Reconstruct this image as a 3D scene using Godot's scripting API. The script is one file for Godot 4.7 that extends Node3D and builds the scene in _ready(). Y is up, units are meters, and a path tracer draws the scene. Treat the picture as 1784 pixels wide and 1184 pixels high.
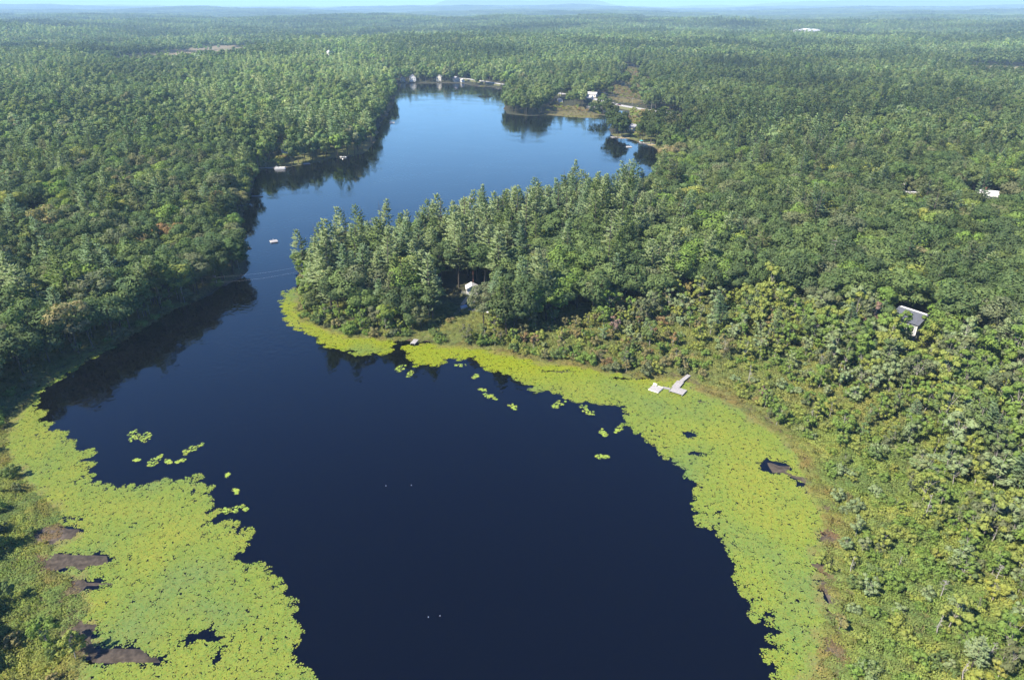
extends Node3D
# A forest lake seen from the air: x to the east, y up, -z away from the camera (written below as d, the depth north of it). Water level is y = 0.

const EYE_HEIGHT := 100.0
var SHORE := PackedFloat32Array([-40.0, 28.0, -47.0, 45.0, -52.0, 62.0, -74.7, 76.8, -73.3, 80.3, -77.1, 86.3, -79.9, 92.0, -86.3, 98.5, -93.7, 101.0, -96.0, 107.1, -93.7, 109.8, -101.5, 118.1, -113.0, 127.1, -122.6, 135.0, -129.0, 142.7, -133.8, 150.5, -136.0, 158.4, -137.4, 165.1, -140.7, 172.5, -139.9, 178.7, -138.2, 186.3, -136.0, 196.1, -130.8, 205.0, -128.2, 216.5, -125.1, 230.7, -117.9, 240.6, -116.1, 251.9, -111.6, 262.1, -111.6, 271.6, -118.5, 287.7, -125.2, 303.9, -136.1, 331.4, -145.5, 361.1, -149.2, 377.8, -153.4, 394.6, -159.3, 415.6, -167.8, 443.7, -173.9, 466.2, -167.8, 475.4, -153.6, 481.1, -143.1, 494.8, -132.6, 511.4, -117.9, 522.3, -111.4, 533.7, -112.3, 568.0, -117.9, 615.5, -126.4, 681.6, -129.4, 740.6, -135.7, 815.0, -146.9, 904.9, -168.4, 1023.4, -165.9, 1055.7, -153.1, 1072.6, -133.6, 1072.6, -104.1, 1076.0, -76.9, 1077.8, -64.5, 1055.7, -46.7, 1031.3, -18.5, 1011.8, 0.0, 1000.4, 3.9, 971.2, -4.4, 917.4, -8.7, 835.8, -10.1, 785.5, -6.1, 749.2, 7.7, 736.4, 18.4, 732.2, 31.6, 736.4, 42.3, 736.4, 55.8, 726.0, 68.8, 719.9, 84.1, 715.9, 97.8, 728.1, 101.8, 740.6, 90.1, 753.6, 83.4, 771.5, 80.9, 790.3, 84.3, 812.5, 94.5, 809.9, 107.0, 790.3, 122.0, 771.5, 124.9, 758.0, 124.0, 744.9, 117.9, 728.1, 107.9, 708.0, 95.9, 678.0, 88.7, 647.0, 85.6, 618.5, 89.5, 599.3, 98.7, 595.0, 104.2, 581.2, 109.5, 570.6, 113.4, 550.3, 113.1, 529.1, 106.8, 492.8, 97.1, 447.0, 78.4, 385.4, 58.9, 375.3, 37.2, 366.9, 19.2, 352.1, 2.3, 334.3, -20.0, 318.0, -40.3, 300.6, -58.5, 290.9, -73.7, 283.9, -85.0, 278.7, -89.9, 271.6, -89.6, 262.1, -84.7, 253.1, -79.7, 236.6, -74.6, 221.4, -64.9, 214.6, -55.0, 208.1, -41.0, 205.9, -33.8, 204.2, -26.8, 203.3, -23.3, 201.1, -16.5, 201.1, -10.3, 198.2, -3.0, 196.5, 2.9, 192.9, 8.7, 189.6, 22.5, 186.3, 29.0, 183.0, 36.2, 180.4, 42.9, 179.4, 51.7, 179.7, 53.7, 173.0, 58.4, 168.5, 62.9, 164.4, 65.1, 157.8, 69.2, 151.6, 70.9, 147.6, 71.9, 139.3, 69.7, 129.0, 69.3, 121.4, 68.5, 114.6, 64.6, 107.4, 61.9, 102.1, 59.6, 94.3, 56.9, 88.8, 54.4, 82.8, 51.1, 76.6, 34.0, 60.0, 36.0, 40.0, 30.0, 24.0])
# open-water edges of the three mats of lily pads, closed on the landward side
var LEFT_MAT := PackedFloat32Array([-25.0, 26.0, -27.0, 45.0, -31.0, 63.0, -33.4, 76.6, -34.5, 79.2, -38.2, 82.9, -37.6, 87.3, -40.8, 92.0, -44.0, 97.8, -48.7, 102.9, -52.7, 102.4, -56.6, 106.1, -56.1, 109.8, -58.7, 114.7, -64.3, 114.7, -68.1, 121.6, -72.3, 129.9, -78.3, 130.3, -83.5, 128.4, -89.0, 127.1, -93.8, 127.1, -102.6, 131.0, -102.4, 133.9, -105.4, 139.3, -114.5, 146.0, -125.0, 154.4, -132.0, 162.3, -135.7, 168.2, -136.5, 174.2, -135.5, 182.6, -133.1, 192.5, -129.4, 202.4, -160.0, 204.0, -172.0, 120.0, -110.0, 60.0, -90.0, 26.0])
var TIP_MAT := PackedFloat32Array([-83.4, 255.0, -86.5, 251.2, -89.4, 248.8, -86.1, 232.8, -80.7, 219.9, -70.9, 210.0, -60.1, 200.3, -53.0, 195.3, -47.5, 193.7, -41.1, 195.3, -38.8, 199.4, -39.1, 204.2, -50.0, 225.0, -70.0, 248.0])
var RIGHT_MAT := PackedFloat32Array([-33.6, 202.9, -35.7, 196.5, -30.3, 187.4, -23.3, 187.4, -18.7, 192.5, -11.9, 189.4, -7.2, 183.7, -2.1, 181.9, 4.4, 174.2, 10.8, 169.5, 17.5, 165.1, 23.9, 164.4, 32.5, 163.2, 29.6, 157.8, 30.0, 153.0, 33.3, 149.2, 37.2, 141.5, 40.9, 136.0, 41.8, 129.9, 42.3, 124.0, 40.3, 114.6, 44.2, 108.8, 44.4, 102.8, 45.1, 94.3, 43.3, 90.4, 46.7, 88.8, 44.5, 82.3, 42.1, 76.6, 38.0, 62.0, 35.0, 40.0, 30.0, 26.0, 90.0, 26.0, 100.0, 150.0, 60.0, 192.0, -4.0, 206.0])
# bare mud: x, d, radius across, radius along
var MUD := PackedFloat32Array([-87.5, 103.4, 8.5, 3.4, -95.5, 111.5, 6.5, 2.8, -82.0, 97.2, 4.5, 2.6, -68.5, 81.6, 7.0, 2.4, -62.0, 80.3, 4.0, 1.2, -76.0, 86.0, 3.0, 3.0, -58.5, 83.6, 3.2, 1.0, 64.6, 134.6, 3.6, 3.4, 67.5, 130.2, 2.4, 1.2, 35.0, 178.6, 6.0, 1.1, 14.5, 183.0, 6.5, 0.9, 66.4, 110.6, 2.6, 2.0, 59.4, 96.0, 1.6, 4.0, 61.2, 101.5, 1.8, 2.0, 56.0, 82.0, 1.6, 2.6, 53.5, 165.3, 2.2, 0.8])
# pools kept free of pads: the same four numbers
var POOLS := PackedFloat32Array([-54.6, 85.2, 4.0, 1.4, -50.5, 81.6, 1.2, 2.6, 64.0, 135.0, 4.2, 3.8, -98.6, 116.4, 5.0, 0.8, 68.2, 127.8, 2.6, 1.0, -32.5, 202.6, 4.2, 2.2, 47.0, 148.5, 2.4, 2.0, 46.5, 140.3, 2.6, 1.2])

var near_noise := FastNoiseLite.new()
var stand_noise := FastNoiseLite.new()
var hill_noise := FastNoiseLite.new()
var rng := RandomNumberGenerator.new()
var mats := {}
var names := {}


func _ready() -> void:
	set_camera_and_light()
	for pair in [[near_noise, 11, 0.05], [stand_noise, 12, 0.011], [hill_noise, 13, 0.00042]]:
		pair[0].seed = pair[1]
		pair[0].frequency = pair[2]
		pair[0].noise_type = FastNoiseLite.TYPE_SIMPLEX_SMOOTH
	hill_noise.fractal_octaves = 3
	stand_noise.fractal_octaves = 3
	rng.seed = 20240
	measure_shore()
	make_materials()
	make_ground()
	make_water()
	make_roads()
	make_vegetation()
	make_lily_pads()
	make_marsh()
	make_buildings()
	make_docks_and_boats()
	make_poles_and_wires()


func set_camera_and_light() -> void:
	var cam := Camera3D.new()
	cam.name = "camera"
	cam.position = Vector3(0, EYE_HEIGHT, 0)
	cam.rotation_degrees = Vector3(-26.0, 0, 0)
	cam.fov = 53.1
	cam.near = 1.0
	cam.far = 90000.0
	add_child(cam)
	var e := Environment.new()
	e.background_mode = Environment.BG_SKY
	var sm := ProceduralSkyMaterial.new()
	sm.sky_top_color = Color(0.07, 0.23, 0.52)
	sm.sky_horizon_color = Color(0.55, 0.79, 0.96)
	sm.sky_curve = 0.155
	sm.ground_bottom_color = Color(0.2, 0.27, 0.25)
	sm.ground_horizon_color = Color(0.74, 0.88, 0.96)
	sm.sky_energy_multiplier = 1.1
	e.sky = Sky.new()
	e.sky.sky_material = sm
	e.tonemap_mode = Environment.TONE_MAPPER_LINEAR
	e.tonemap_exposure = 3.0
	e.fog_enabled = true
	e.fog_density = 0.000098
	e.fog_light_color = Color(0.72, 0.88, 1.0)
	e.sdfgi_enabled = true
	e.ssao_enabled = true
	e.ssil_enabled = true
	var w := WorldEnvironment.new()
	w.name = "world_environment"
	w.environment = e
	add_child(w)
	var sun := DirectionalLight3D.new()
	sun.name = "sun"
	sun.light_energy = 1.6
	sun.light_color = Color(1.0, 0.955, 0.88)
	sun.light_angular_distance = 0.5
	sun.shadow_enabled = true
	sun.directional_shadow_max_distance = 2000.0
	var to_sun := Vector3(-0.63, 0.80, 0.39).normalized()
	sun.look_at_from_position(Vector3.ZERO, -to_sun, Vector3.UP)
	add_child(sun)


# ---------------------------------------------------------------- names, tags, mesh helpers

func numbered(called: String) -> String:
	var n: int = names.get(called, 0)
	names[called] = n + 1
	return called if n == 0 else "%s_%03d" % [called, n]


func tag(o: Node, label: String, category := "", group := "", kind := "") -> void:
	o.set_meta("label", label)
	if category:
		o.set_meta("category", category)
	if group:
		o.set_meta("group", group)
	if kind:
		o.set_meta("kind", kind)


func thing(called: String, label: String, category: String, at: Vector3, turn := 0.0, group := "") -> Node3D:
	var o := Node3D.new()
	o.name = numbered(called)
	add_child(o, true)
	o.position = at
	o.rotation.y = turn
	tag(o, label, category, group)
	return o


class Build:
	var v := PackedVector3Array()
	var n := PackedVector3Array()
	var c := PackedColorArray()
	var i := PackedInt32Array()

	func tri(a: Vector3, b: Vector3, p: Vector3, col := Color.WHITE) -> void:  # counter-clockwise seen from outside
		var nn := (b - a).cross(p - a).normalized()
		var k := v.size()
		v.append(a); v.append(b); v.append(p)
		n.append(nn); n.append(nn); n.append(nn)
		c.append(col); c.append(col); c.append(col)
		i.append(k); i.append(k + 2); i.append(k + 1)

	func quad(a: Vector3, b: Vector3, p: Vector3, q: Vector3, col := Color.WHITE) -> void:
		tri(a, b, p, col)
		tri(a, p, q, col)

	func leaf(p: Vector3, face: Vector3, soft: Vector3, size: float, wide: float, spin: float, col: Color) -> void:
		var t := face.cross(Vector3(0.31, 0.77, 0.55)).normalized()
		var b := face.cross(t)
		var tt := (t * cos(spin) + b * sin(spin)) * size
		var bb := face.cross(tt) * wide
		var k := v.size()
		v.append(p - tt); v.append(p - bb * 0.9 + tt * 0.15); v.append(p + tt); v.append(p + bb * 0.9 - tt * 0.15)
		for j in 4:
			n.append(soft); c.append(col)
		i.append(k); i.append(k + 2); i.append(k + 1)
		i.append(k); i.append(k + 3); i.append(k + 2)

	func box(at: Vector3, size: Vector3, basis := Basis(), col := Color.WHITE) -> void:
		var h := size * 0.5
		var p: Array[Vector3] = []
		for k in 8:
			p.append(at + basis * Vector3(h.x if k & 1 else -h.x, h.y if k & 2 else -h.y, h.z if k & 4 else -h.z))
		quad(p[4], p[5], p[7], p[6], col); quad(p[1], p[0], p[2], p[3], col)
		quad(p[5], p[1], p[3], p[7], col); quad(p[0], p[4], p[6], p[2], col)
		quad(p[6], p[7], p[3], p[2], col); quad(p[0], p[1], p[5], p[4], col)

	func tube(pts: Array, radii: Array, sides: int, col := Color.WHITE, closed := true) -> void:
		var first := v.size()
		var up := Vector3.UP
		for k in pts.size():
			var dir: Vector3 = (pts[mini(k + 1, pts.size() - 1)] - pts[maxi(k - 1, 0)]).normalized()
			var a := dir.cross(Vector3(0.93, 0.11, 0.35)).normalized()
			var b := dir.cross(a)
			for s in sides:
				var w := TAU * s / sides
				var out := a * cos(w) + b * sin(w)
				v.append(pts[k] + out * radii[k])
				n.append(out)
				c.append(col)
		for k in pts.size() - 1:
			for s in sides:
				var p := first + k * sides + s
				var q := first + k * sides + (s + 1) % sides
				i.append(p); i.append(p + sides); i.append(q)
				i.append(q); i.append(p + sides); i.append(q + sides)
		if closed:
			var last := pts.size() - 1
			var top := first + last * sides
			for s in range(1, sides - 1):
				i.append(top); i.append(top + s + 1); i.append(top + s)

	func prism(outline: Array, z0: float, z1: float, col := Color.WHITE) -> void:  # outline counter-clockwise in x, y; runs along z
		var m := outline.size()
		for k in m:
			var a: Vector2 = outline[k]
			var b: Vector2 = outline[(k + 1) % m]
			quad(Vector3(a.x, a.y, z1), Vector3(a.x, a.y, z0), Vector3(b.x, b.y, z0), Vector3(b.x, b.y, z1), col)
		for k in range(1, m - 1):
			var a: Vector2 = outline[0]
			var b: Vector2 = outline[k]
			var e: Vector2 = outline[k + 1]
			tri(Vector3(a.x, a.y, z1), Vector3(b.x, b.y, z1), Vector3(e.x, e.y, z1), col)
			tri(Vector3(a.x, a.y, z0), Vector3(e.x, e.y, z0), Vector3(b.x, b.y, z0), col)

	func into(mesh: ArrayMesh, material: Material) -> ArrayMesh:
		var arrays := []
		arrays.resize(Mesh.ARRAY_MAX)
		arrays[Mesh.ARRAY_VERTEX] = v
		arrays[Mesh.ARRAY_NORMAL] = n
		arrays[Mesh.ARRAY_COLOR] = c
		arrays[Mesh.ARRAY_INDEX] = i
		mesh.add_surface_from_arrays(Mesh.PRIMITIVE_TRIANGLES, arrays)
		mesh.surface_set_material(mesh.get_surface_count() - 1, material)
		return mesh


func part(called: String, b: Build, material: Material, parent: Node3D, at := Vector3.ZERO, turn := 0.0) -> MeshInstance3D:
	var o := MeshInstance3D.new()
	o.name = called if parent != self else numbered(called)
	o.mesh = b.into(ArrayMesh.new(), material)
	o.position = at
	o.rotation.y = turn
	parent.add_child(o, true)
	return o


func lin(r: float, g: float, b: float) -> Color:
	return Color(r, g, b).linear_to_srgb()


func grain(sd: int, freq: float, lo: Color, hi: Color) -> NoiseTexture2D:
	var f := FastNoiseLite.new()
	f.seed = sd
	f.frequency = freq
	f.fractal_octaves = 4
	var t := NoiseTexture2D.new()
	t.width = 256
	t.height = 256
	t.seamless = true
	t.noise = f
	var ramp := Gradient.new()
	ramp.set_color(0, lo)
	ramp.set_color(1, hi)
	t.color_ramp = ramp
	return t


func surface(called: String, col: Color, rough := 0.8, sd := 0, tile := 1.0, spread := 0.25) -> StandardMaterial3D:
	var m := StandardMaterial3D.new()
	m.resource_name = called
	m.albedo_color = col
	m.roughness = rough
	m.metallic_specular = 0.35
	m.vertex_color_use_as_albedo = true
	if sd:
		m.albedo_texture = grain(sd, 0.02, Color(1 - spread, 1 - spread, 1 - spread), Color.WHITE)
		m.uv1_triplanar = true
		m.uv1_world_triplanar = true
		m.uv1_scale = Vector3.ONE / tile
	mats[called] = m
	return m


func make_materials() -> void:
	surface("bark", lin(0.10, 0.085, 0.07), 0.9, 31, 2.0, 0.4)
	surface("pale_bark", lin(0.34, 0.32, 0.29), 0.85, 32, 2.0, 0.35)
	surface("dead_wood", lin(0.40, 0.38, 0.36), 0.85, 33, 1.5, 0.35)
	surface("dock_wood", lin(0.34, 0.33, 0.32), 0.8, 34, 3.0, 0.22)
	surface("grey_wood", lin(0.33, 0.32, 0.31), 0.8, 35, 3.0, 0.3)
	surface("white_paint", lin(0.62, 0.62, 0.60), 0.55, 36, 4.0, 0.12)
	surface("cream_paint", lin(0.62, 0.58, 0.47), 0.6, 37, 4.0, 0.14)
	surface("grey_paint", lin(0.30, 0.32, 0.34), 0.6, 38, 4.0, 0.15)
	surface("tan_paint", lin(0.40, 0.33, 0.24), 0.6, 39, 4.0, 0.15)
	surface("dark_roof", lin(0.095, 0.105, 0.13), 0.85, 40, 2.5, 0.35)
	surface("grey_roof", lin(0.27, 0.28, 0.31), 0.8, 41, 2.5, 0.3)
	surface("pale_roof", lin(0.45, 0.45, 0.45), 0.6, 42, 4.0, 0.15)
	surface("stone", lin(0.42, 0.40, 0.37), 0.9, 43, 1.2, 0.4)
	surface("brick", lin(0.25, 0.11, 0.08), 0.9, 44, 1.0, 0.3)
	surface("asphalt", lin(0.34, 0.335, 0.32), 0.9, 45, 9.0, 0.25)
	surface("metal", lin(0.45, 0.46, 0.47), 0.4)
	surface("rusty_wood", lin(0.20, 0.085, 0.06), 0.9, 46, 1.0, 0.3)
	surface("black_rubber", lin(0.02, 0.02, 0.02), 0.7)
	surface("dark_red", lin(0.14, 0.02, 0.02), 0.35)
	surface("turquoise", lin(0.06, 0.42, 0.46), 0.6)
	surface("sand", lin(0.46, 0.37, 0.23), 0.95, 47, 3.0, 0.25)
	surface("wire", lin(0.30, 0.30, 0.30), 0.5)
	surface("blue_tarp", lin(0.34, 0.40, 0.48), 0.5)
	var glass := StandardMaterial3D.new()
	glass.resource_name = "window_glass"
	glass.albedo_color = Color(0.05, 0.07, 0.09)
	glass.roughness = 0.06
	glass.metallic_specular = 0.6
	mats["glass"] = glass
	for called in ["leaf", "needle", "pad", "sedge"]:
		var m := StandardMaterial3D.new()
		m.resource_name = called
		m.vertex_color_use_as_albedo = true
		m.roughness = 0.85 if called != "pad" else 0.6
		m.metallic_specular = 0.12 if called != "pad" else 0.3
		m.cull_mode = BaseMaterial3D.CULL_DISABLED
		if called != "pad":
			m.backlight_enabled = true
			m.backlight = Color(0.66, 0.74, 0.34)
		mats[called] = m


func tinted(base: String, tint: Color) -> StandardMaterial3D:
	var key := base + str(tint)
	if not mats.has(key):
		var m: StandardMaterial3D = mats[base].duplicate()
		m.albedo_color = tint.linear_to_srgb()
		mats[key] = m
	return mats[key]


# ---------------------------------------------------------------- shore, relief

const CELL := 3.0
const GX0 := -270.0
const GD0 := 0.0
const GNX := 201
const GND := 421
var field := PackedFloat32Array()


func pairs(list: PackedFloat32Array) -> PackedVector2Array:
	var out := PackedVector2Array()
	for k in list.size() / 2:
		out.append(Vector2(list[k * 2], list[k * 2 + 1]))
	return out


func distance_grid(poly: PackedVector2Array, reach: float) -> PackedFloat32Array:
	# signed distance to the outline, negative inside
	var g := PackedFloat32Array()
	g.resize(GNX * GND)
	g.fill(9999.0)
	var m := poly.size()
	for k in m:
		var a := poly[k]
		var b := poly[(k + 1) % m]
		var x0 := maxi(int((minf(a.x, b.x) - reach - GX0) / CELL), 0)
		var x1 := mini(int((maxf(a.x, b.x) + reach - GX0) / CELL) + 1, GNX - 1)
		var d0 := maxi(int((minf(a.y, b.y) - reach - GD0) / CELL), 0)
		var d1 := mini(int((maxf(a.y, b.y) + reach - GD0) / CELL) + 1, GND - 1)
		for j in range(d0, d1 + 1):
			for i in range(x0, x1 + 1):
				var p := Vector2(GX0 + i * CELL, GD0 + j * CELL)
				var q := Geometry2D.get_closest_point_to_segment(p, a, b).distance_to(p)
				if q < g[j * GNX + i]:
					g[j * GNX + i] = q
	var diag := CELL * 1.4142
	for turn in 2:
		for jj in GND:
			var j := jj if turn == 0 else GND - 1 - jj
			var step := -1 if turn == 0 else 1
			for ii in GNX:
				var i := ii if turn == 0 else GNX - 1 - ii
				var at := j * GNX + i
				var best := g[at]
				if i + step >= 0 and i + step < GNX:
					best = minf(best, g[at + step] + CELL)
				if j + step >= 0 and j + step < GND:
					var below := at + step * GNX
					best = minf(best, g[below] + CELL)
					if i > 0:
						best = minf(best, g[below - 1] + diag)
					if i < GNX - 1:
						best = minf(best, g[below + 1] + diag)
				g[at] = best
	for j in GND:
		var y := GD0 + j * CELL
		var cuts := []
		for k in m:
			var a := poly[k]
			var b := poly[(k + 1) % m]
			if (a.y > y) != (b.y > y):
				cuts.append(a.x + (y - a.y) / (b.y - a.y) * (b.x - a.x))
		cuts.sort()
		for k in cuts.size() / 2:
			for i in range(maxi(ceili((cuts[k * 2] - GX0) / CELL), 0), mini(floori((cuts[k * 2 + 1] - GX0) / CELL), GNX - 1) + 1):
				g[j * GNX + i] = -g[j * GNX + i]
	return g


func sampled(g: PackedFloat32Array, x: float, d: float) -> float:
	var u := (x - GX0) / CELL
	var w := (d - GD0) / CELL
	if u < 0.0 or w < 0.0 or u >= GNX - 1.001 or w >= GND - 1.001:
		return 60.0
	var i := int(u)
	var j := int(w)
	u -= i
	w -= j
	var at := j * GNX + i
	return lerpf(lerpf(g[at], g[at + 1], u), lerpf(g[at + GNX], g[at + GNX + 1], u), w)


func measure_shore() -> void:
	field = distance_grid(pairs(SHORE), 12.0)


func shore(x: float, d: float) -> float:  # metres inland; negative on the water
	if d < GD0 + 1.0:
		return 60.0 if absf(x) > 60.0 else -5.0
	return sampled(field, x, d)


func in_blobs(list: PackedFloat32Array, x: float, d: float) -> float:  # 1 in the middle of a blob, 0 at its edge and outside
	var best := 0.0
	for k in list.size() / 4:
		var a := (x - list[k * 4]) / list[k * 4 + 2]
		var b := (d - list[k * 4 + 1]) / list[k * 4 + 3]
		if a * a + b * b < 2.0:
			best = maxf(best, 1.0 - (a * a + b * b) + 0.8 * near_noise.get_noise_2d(x * 7.0, d * 7.0))
	return best


const PEAKS := [[-1640.0, 22500.0, 560.0, 900.0, 310.0], [-620.0, 23000.0, 900.0, 1200.0, 300.0], [1800.0, 23500.0, 1250.0, 1400.0, 315.0], [11500.0, 24000.0, 5200.0, 2500.0, 190.0], [16500.0, 26000.0, 4200.0, 2500.0, 210.0], [-13500.0, 21000.0, 3200.0, 1800.0, 60.0], [-7500.0, 23000.0, 4800.0, 1800.0, 70.0]]


func height(x: float, d: float) -> float:
	var s := shore(x, d)
	if s < 0.0:
		var h := maxf(-3.0, s * 0.22) - 0.03
		if d < 200.0:
			var m := in_blobs(MUD, x, d)
			if m > 0.0:
				h = maxf(h, lerpf(-0.2, 0.12, minf(m * 2.5, 1.0)))
		return h
	var h := 0.10 + 0.03 * minf(s, 22.0) + 0.25 * near_noise.get_noise_2d(x, d) * smoothstep(1.0, 12.0, s)
	h += 3.0 * smoothstep(20.0, 60.0, s) * (1.0 + stand_noise.get_noise_2d(x * 0.7, d * 0.7))
	var r := sqrt(x * x + d * d)
	if r > 600.0:
		h += smoothstep(600.0, 3500.0, r) * (16.0 + 42.0 * hill_noise.get_noise_2d(x, d) + 13.0 * stand_noise.get_noise_2d(x * 0.16, d * 0.16))
		if r > 4000.0:
			h += smoothstep(4000.0, 16000.0, r) * (78.0 + 80.0 * hill_noise.get_noise_2d(x * 0.45 + 900.0, d * 0.6))
			for p in PEAKS:
				var a: float = (x - p[0]) / p[2]
				var b: float = (d - p[1]) / p[3]
				var q := a * a + b * b
				if q < 9.0:
					h += p[4] * exp(-q) * (1.0 + 0.35 * hill_noise.get_noise_2d(x * 2.5, d * 2.5))
	return h


func at(x: float, d: float, up := 0.0) -> Vector3:
	return Vector3(x, height(x, d) + up, -d)


func ground_color(x: float, d: float) -> Color:
	var s := shore(x, d)
	var r := sqrt(x * x + d * d)
	if r > 3200.0:
		var f := 0.5 + 0.5 * hill_noise.get_noise_2d(x * 5.0, d * 5.0)
		return Color(0.045, 0.075, 0.040).lerp(Color(0.080, 0.115, 0.055), f)
	var floor_col := Color(0.050, 0.052, 0.026)
	if s < 0.0:
		return Color(0.085, 0.068, 0.054)
	if d > 620.0:
		for c in CLEARINGS:
			var a: float = (x - c[0]) / c[2]
			var b: float = (d - c[1]) / c[3]
			if a * a + b * b < 1.3:
				return Color(c[4], c[5], c[6])
		return floor_col
	var n := near_noise.get_noise_2d(x * 2.0, d * 2.0)
	var marsh := Color(0.14, 0.185, 0.048).lerp(Color(0.15, 0.135, 0.055), clampf(0.5 + n, 0.0, 1.0))
	var brown := Color(0.105, 0.070, 0.045)
	var col := brown.lerp(marsh, clampf(smoothstep(-0.5, 4.0, s + 4.0 * n), 0.0, 1.0))
	var m := in_blobs(MUD, x, d) if d < 200.0 else 0.0
	if m > 0.0:
		col = col.lerp(Color(0.128, 0.102, 0.082), minf(m * 3.0, 1.0))
	return col.lerp(floor_col, smoothstep(25.0, 45.0, s))


# open ground without trees far from the camera: x, d, radius across, radius along, colour
const CLEARINGS := [[-680.0, 1690.0, 125.0, 420.0, 0.26, 0.22, 0.12], [-830.0, 2010.0, 50.0, 120.0, 0.24, 0.2, 0.12], [140.0, 905.0, 24.0, 80.0, 0.15, 0.13, 0.05], [175.0, 1050.0, 22.0, 110.0, 0.14, 0.13, 0.05], [200.0, 1200.0, 22.0, 90.0, 0.14, 0.13, 0.05], [70.0, 760.0, 30.0, 40.0, 0.16, 0.14, 0.05], [1190.0, 2820.0, 170.0, 220.0, 0.35, 0.33, 0.28], [835.0, 1140.0, 125.0, 230.0, 0.26, 0.27, 0.15]]


func grid(b: Build, x0: float, x1: float, d0: float, d1: float, step: float, hole: Rect2) -> void:
	var nx := roundi((x1 - x0) / step) + 1
	var nd := roundi((d1 - d0) / step) + 1
	var first := b.v.size()
	for j in nd:
		for i in nx:
			var x := x0 + i * step
			var d := d0 + j * step
			b.v.append(Vector3(x, height(x, d), -d))
			b.c.append(ground_color(x, d))
			b.n.append(Vector3.ZERO)
	for j in nd - 1:
		for i in nx - 1:
			if hole.has_point(Vector2(x0 + (i + 0.5) * step, d0 + (j + 0.5) * step)):
				continue
			var p := first + j * nx + i
			for t in [[p, p + nx, p + 1], [p + 1, p + nx, p + nx + 1]]:
				var nn := (b.v[t[2]] - b.v[t[0]]).cross(b.v[t[1]] - b.v[t[0]])
				for k in t:
					b.n[k] += nn
					b.i.append(k)
	for k in range(first, b.v.size()):
		b.n[k] = b.n[k].normalized() if b.n[k] != Vector3.ZERO else Vector3.UP


func make_ground() -> void:
	var m := surface("soil", Color.WHITE, 0.95, 51, 6.0, 0.45)
	var b := Build.new()
	grid(b, -240.0, 320.0, 0.0, 480.0, 2.5, Rect2())
	grid(b, -240.0, 320.0, 480.0, 1240.0, 5.0, Rect2())
	grid(b, -2400.0, 2400.0, -600.0, 3600.0, 40.0, Rect2(-240, 0, 560, 1240))
	var o := part("ground", b, m, self)
	tag(o, "low wooded land and marsh around the lake", "", "", "structure")
	var far := surface("hill_soil", Color.WHITE, 0.95, 52, 900.0, 0.4)
	b = Build.new()
	grid(b, -28800.0, 28800.0, -1200.0, 30000.0, 300.0, Rect2(-2400, -600, 4800, 4200))
	o = part("hills", b, far, self)
	tag(o, "wooded hills and blue mountains along the skyline", "", "", "structure")


func make_water() -> void:
	var m := StandardMaterial3D.new()
	m.resource_name = "lake_water"
	m.albedo_color = lin(0.0010, 0.0011, 0.0016)
	m.roughness = 0.05
	m.metallic_specular = 0.38
	# small ripples that lie in wind lanes: rough in some streaks, nearly calm in others
	var f := FastNoiseLite.new()
	f.seed = 61
	f.frequency = 0.11
	f.fractal_octaves = 2
	var ripple := f.get_seamless_image(1024, 1024).get_data()
	f.seed = 62
	f.frequency = 0.012
	f.fractal_octaves = 4
	var lanes := f.get_seamless_image(512, 1024)
	lanes.resize(1024, 1024, Image.INTERPOLATE_CUBIC)
	var lane := lanes.get_data()
	for k in ripple.size():
		ripple[k] = clampi(int(128.0 + (ripple[k] - 128.0) * (0.12 + 0.9 * smoothstep(95.0, 190.0, lane[k]))), 0, 255)
	var im := Image.create_from_data(1024, 1024, false, Image.FORMAT_L8, ripple)
	im.convert(Image.FORMAT_RGBA8)
	im.bump_map_to_normal_map(3.0)
	m.normal_enabled = true
	m.normal_texture = ImageTexture.create_from_image(im)
	m.normal_scale = 0.075
	m.uv1_triplanar = true
	m.uv1_world_triplanar = true
	m.uv1_scale = Vector3.ONE / 290.0
	var b := Build.new()
	b.quad(Vector3(-230, 0, -5), Vector3(180, 0, -5), Vector3(180, 0, -1150), Vector3(-230, 0, -1150))
	var o := part("lake_water", b, m, self)
	tag(o, "still dark blue lake winding away between wooded banks", "", "", "structure")


# ---------------------------------------------------------------- plants

const TONES := [
	[Color(0.070, 0.104, 0.044), "dark green"], [Color(0.088, 0.132, 0.051), "deep green"], [Color(0.114, 0.162, 0.058), "mid green"],
	[Color(0.136, 0.207, 0.051), "bright green"], [Color(0.202, 0.240, 0.063), "yellow-green"], [Color(0.121, 0.144, 0.075), "grey-green"],
	[Color(0.195, 0.182, 0.085), "olive-brown"], [Color(0.215, 0.152, 0.080), "russet"], [Color(0.330, 0.185, 0.075), "orange"], [Color(0.205, 0.145, 0.125), "pinkish"],
	[Color(0.140, 0.205, 0.110), "blue-green"], [Color(0.190, 0.245, 0.120), "pale green"], [Color(0.078, 0.122, 0.056), "dusky green"],
]
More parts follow.
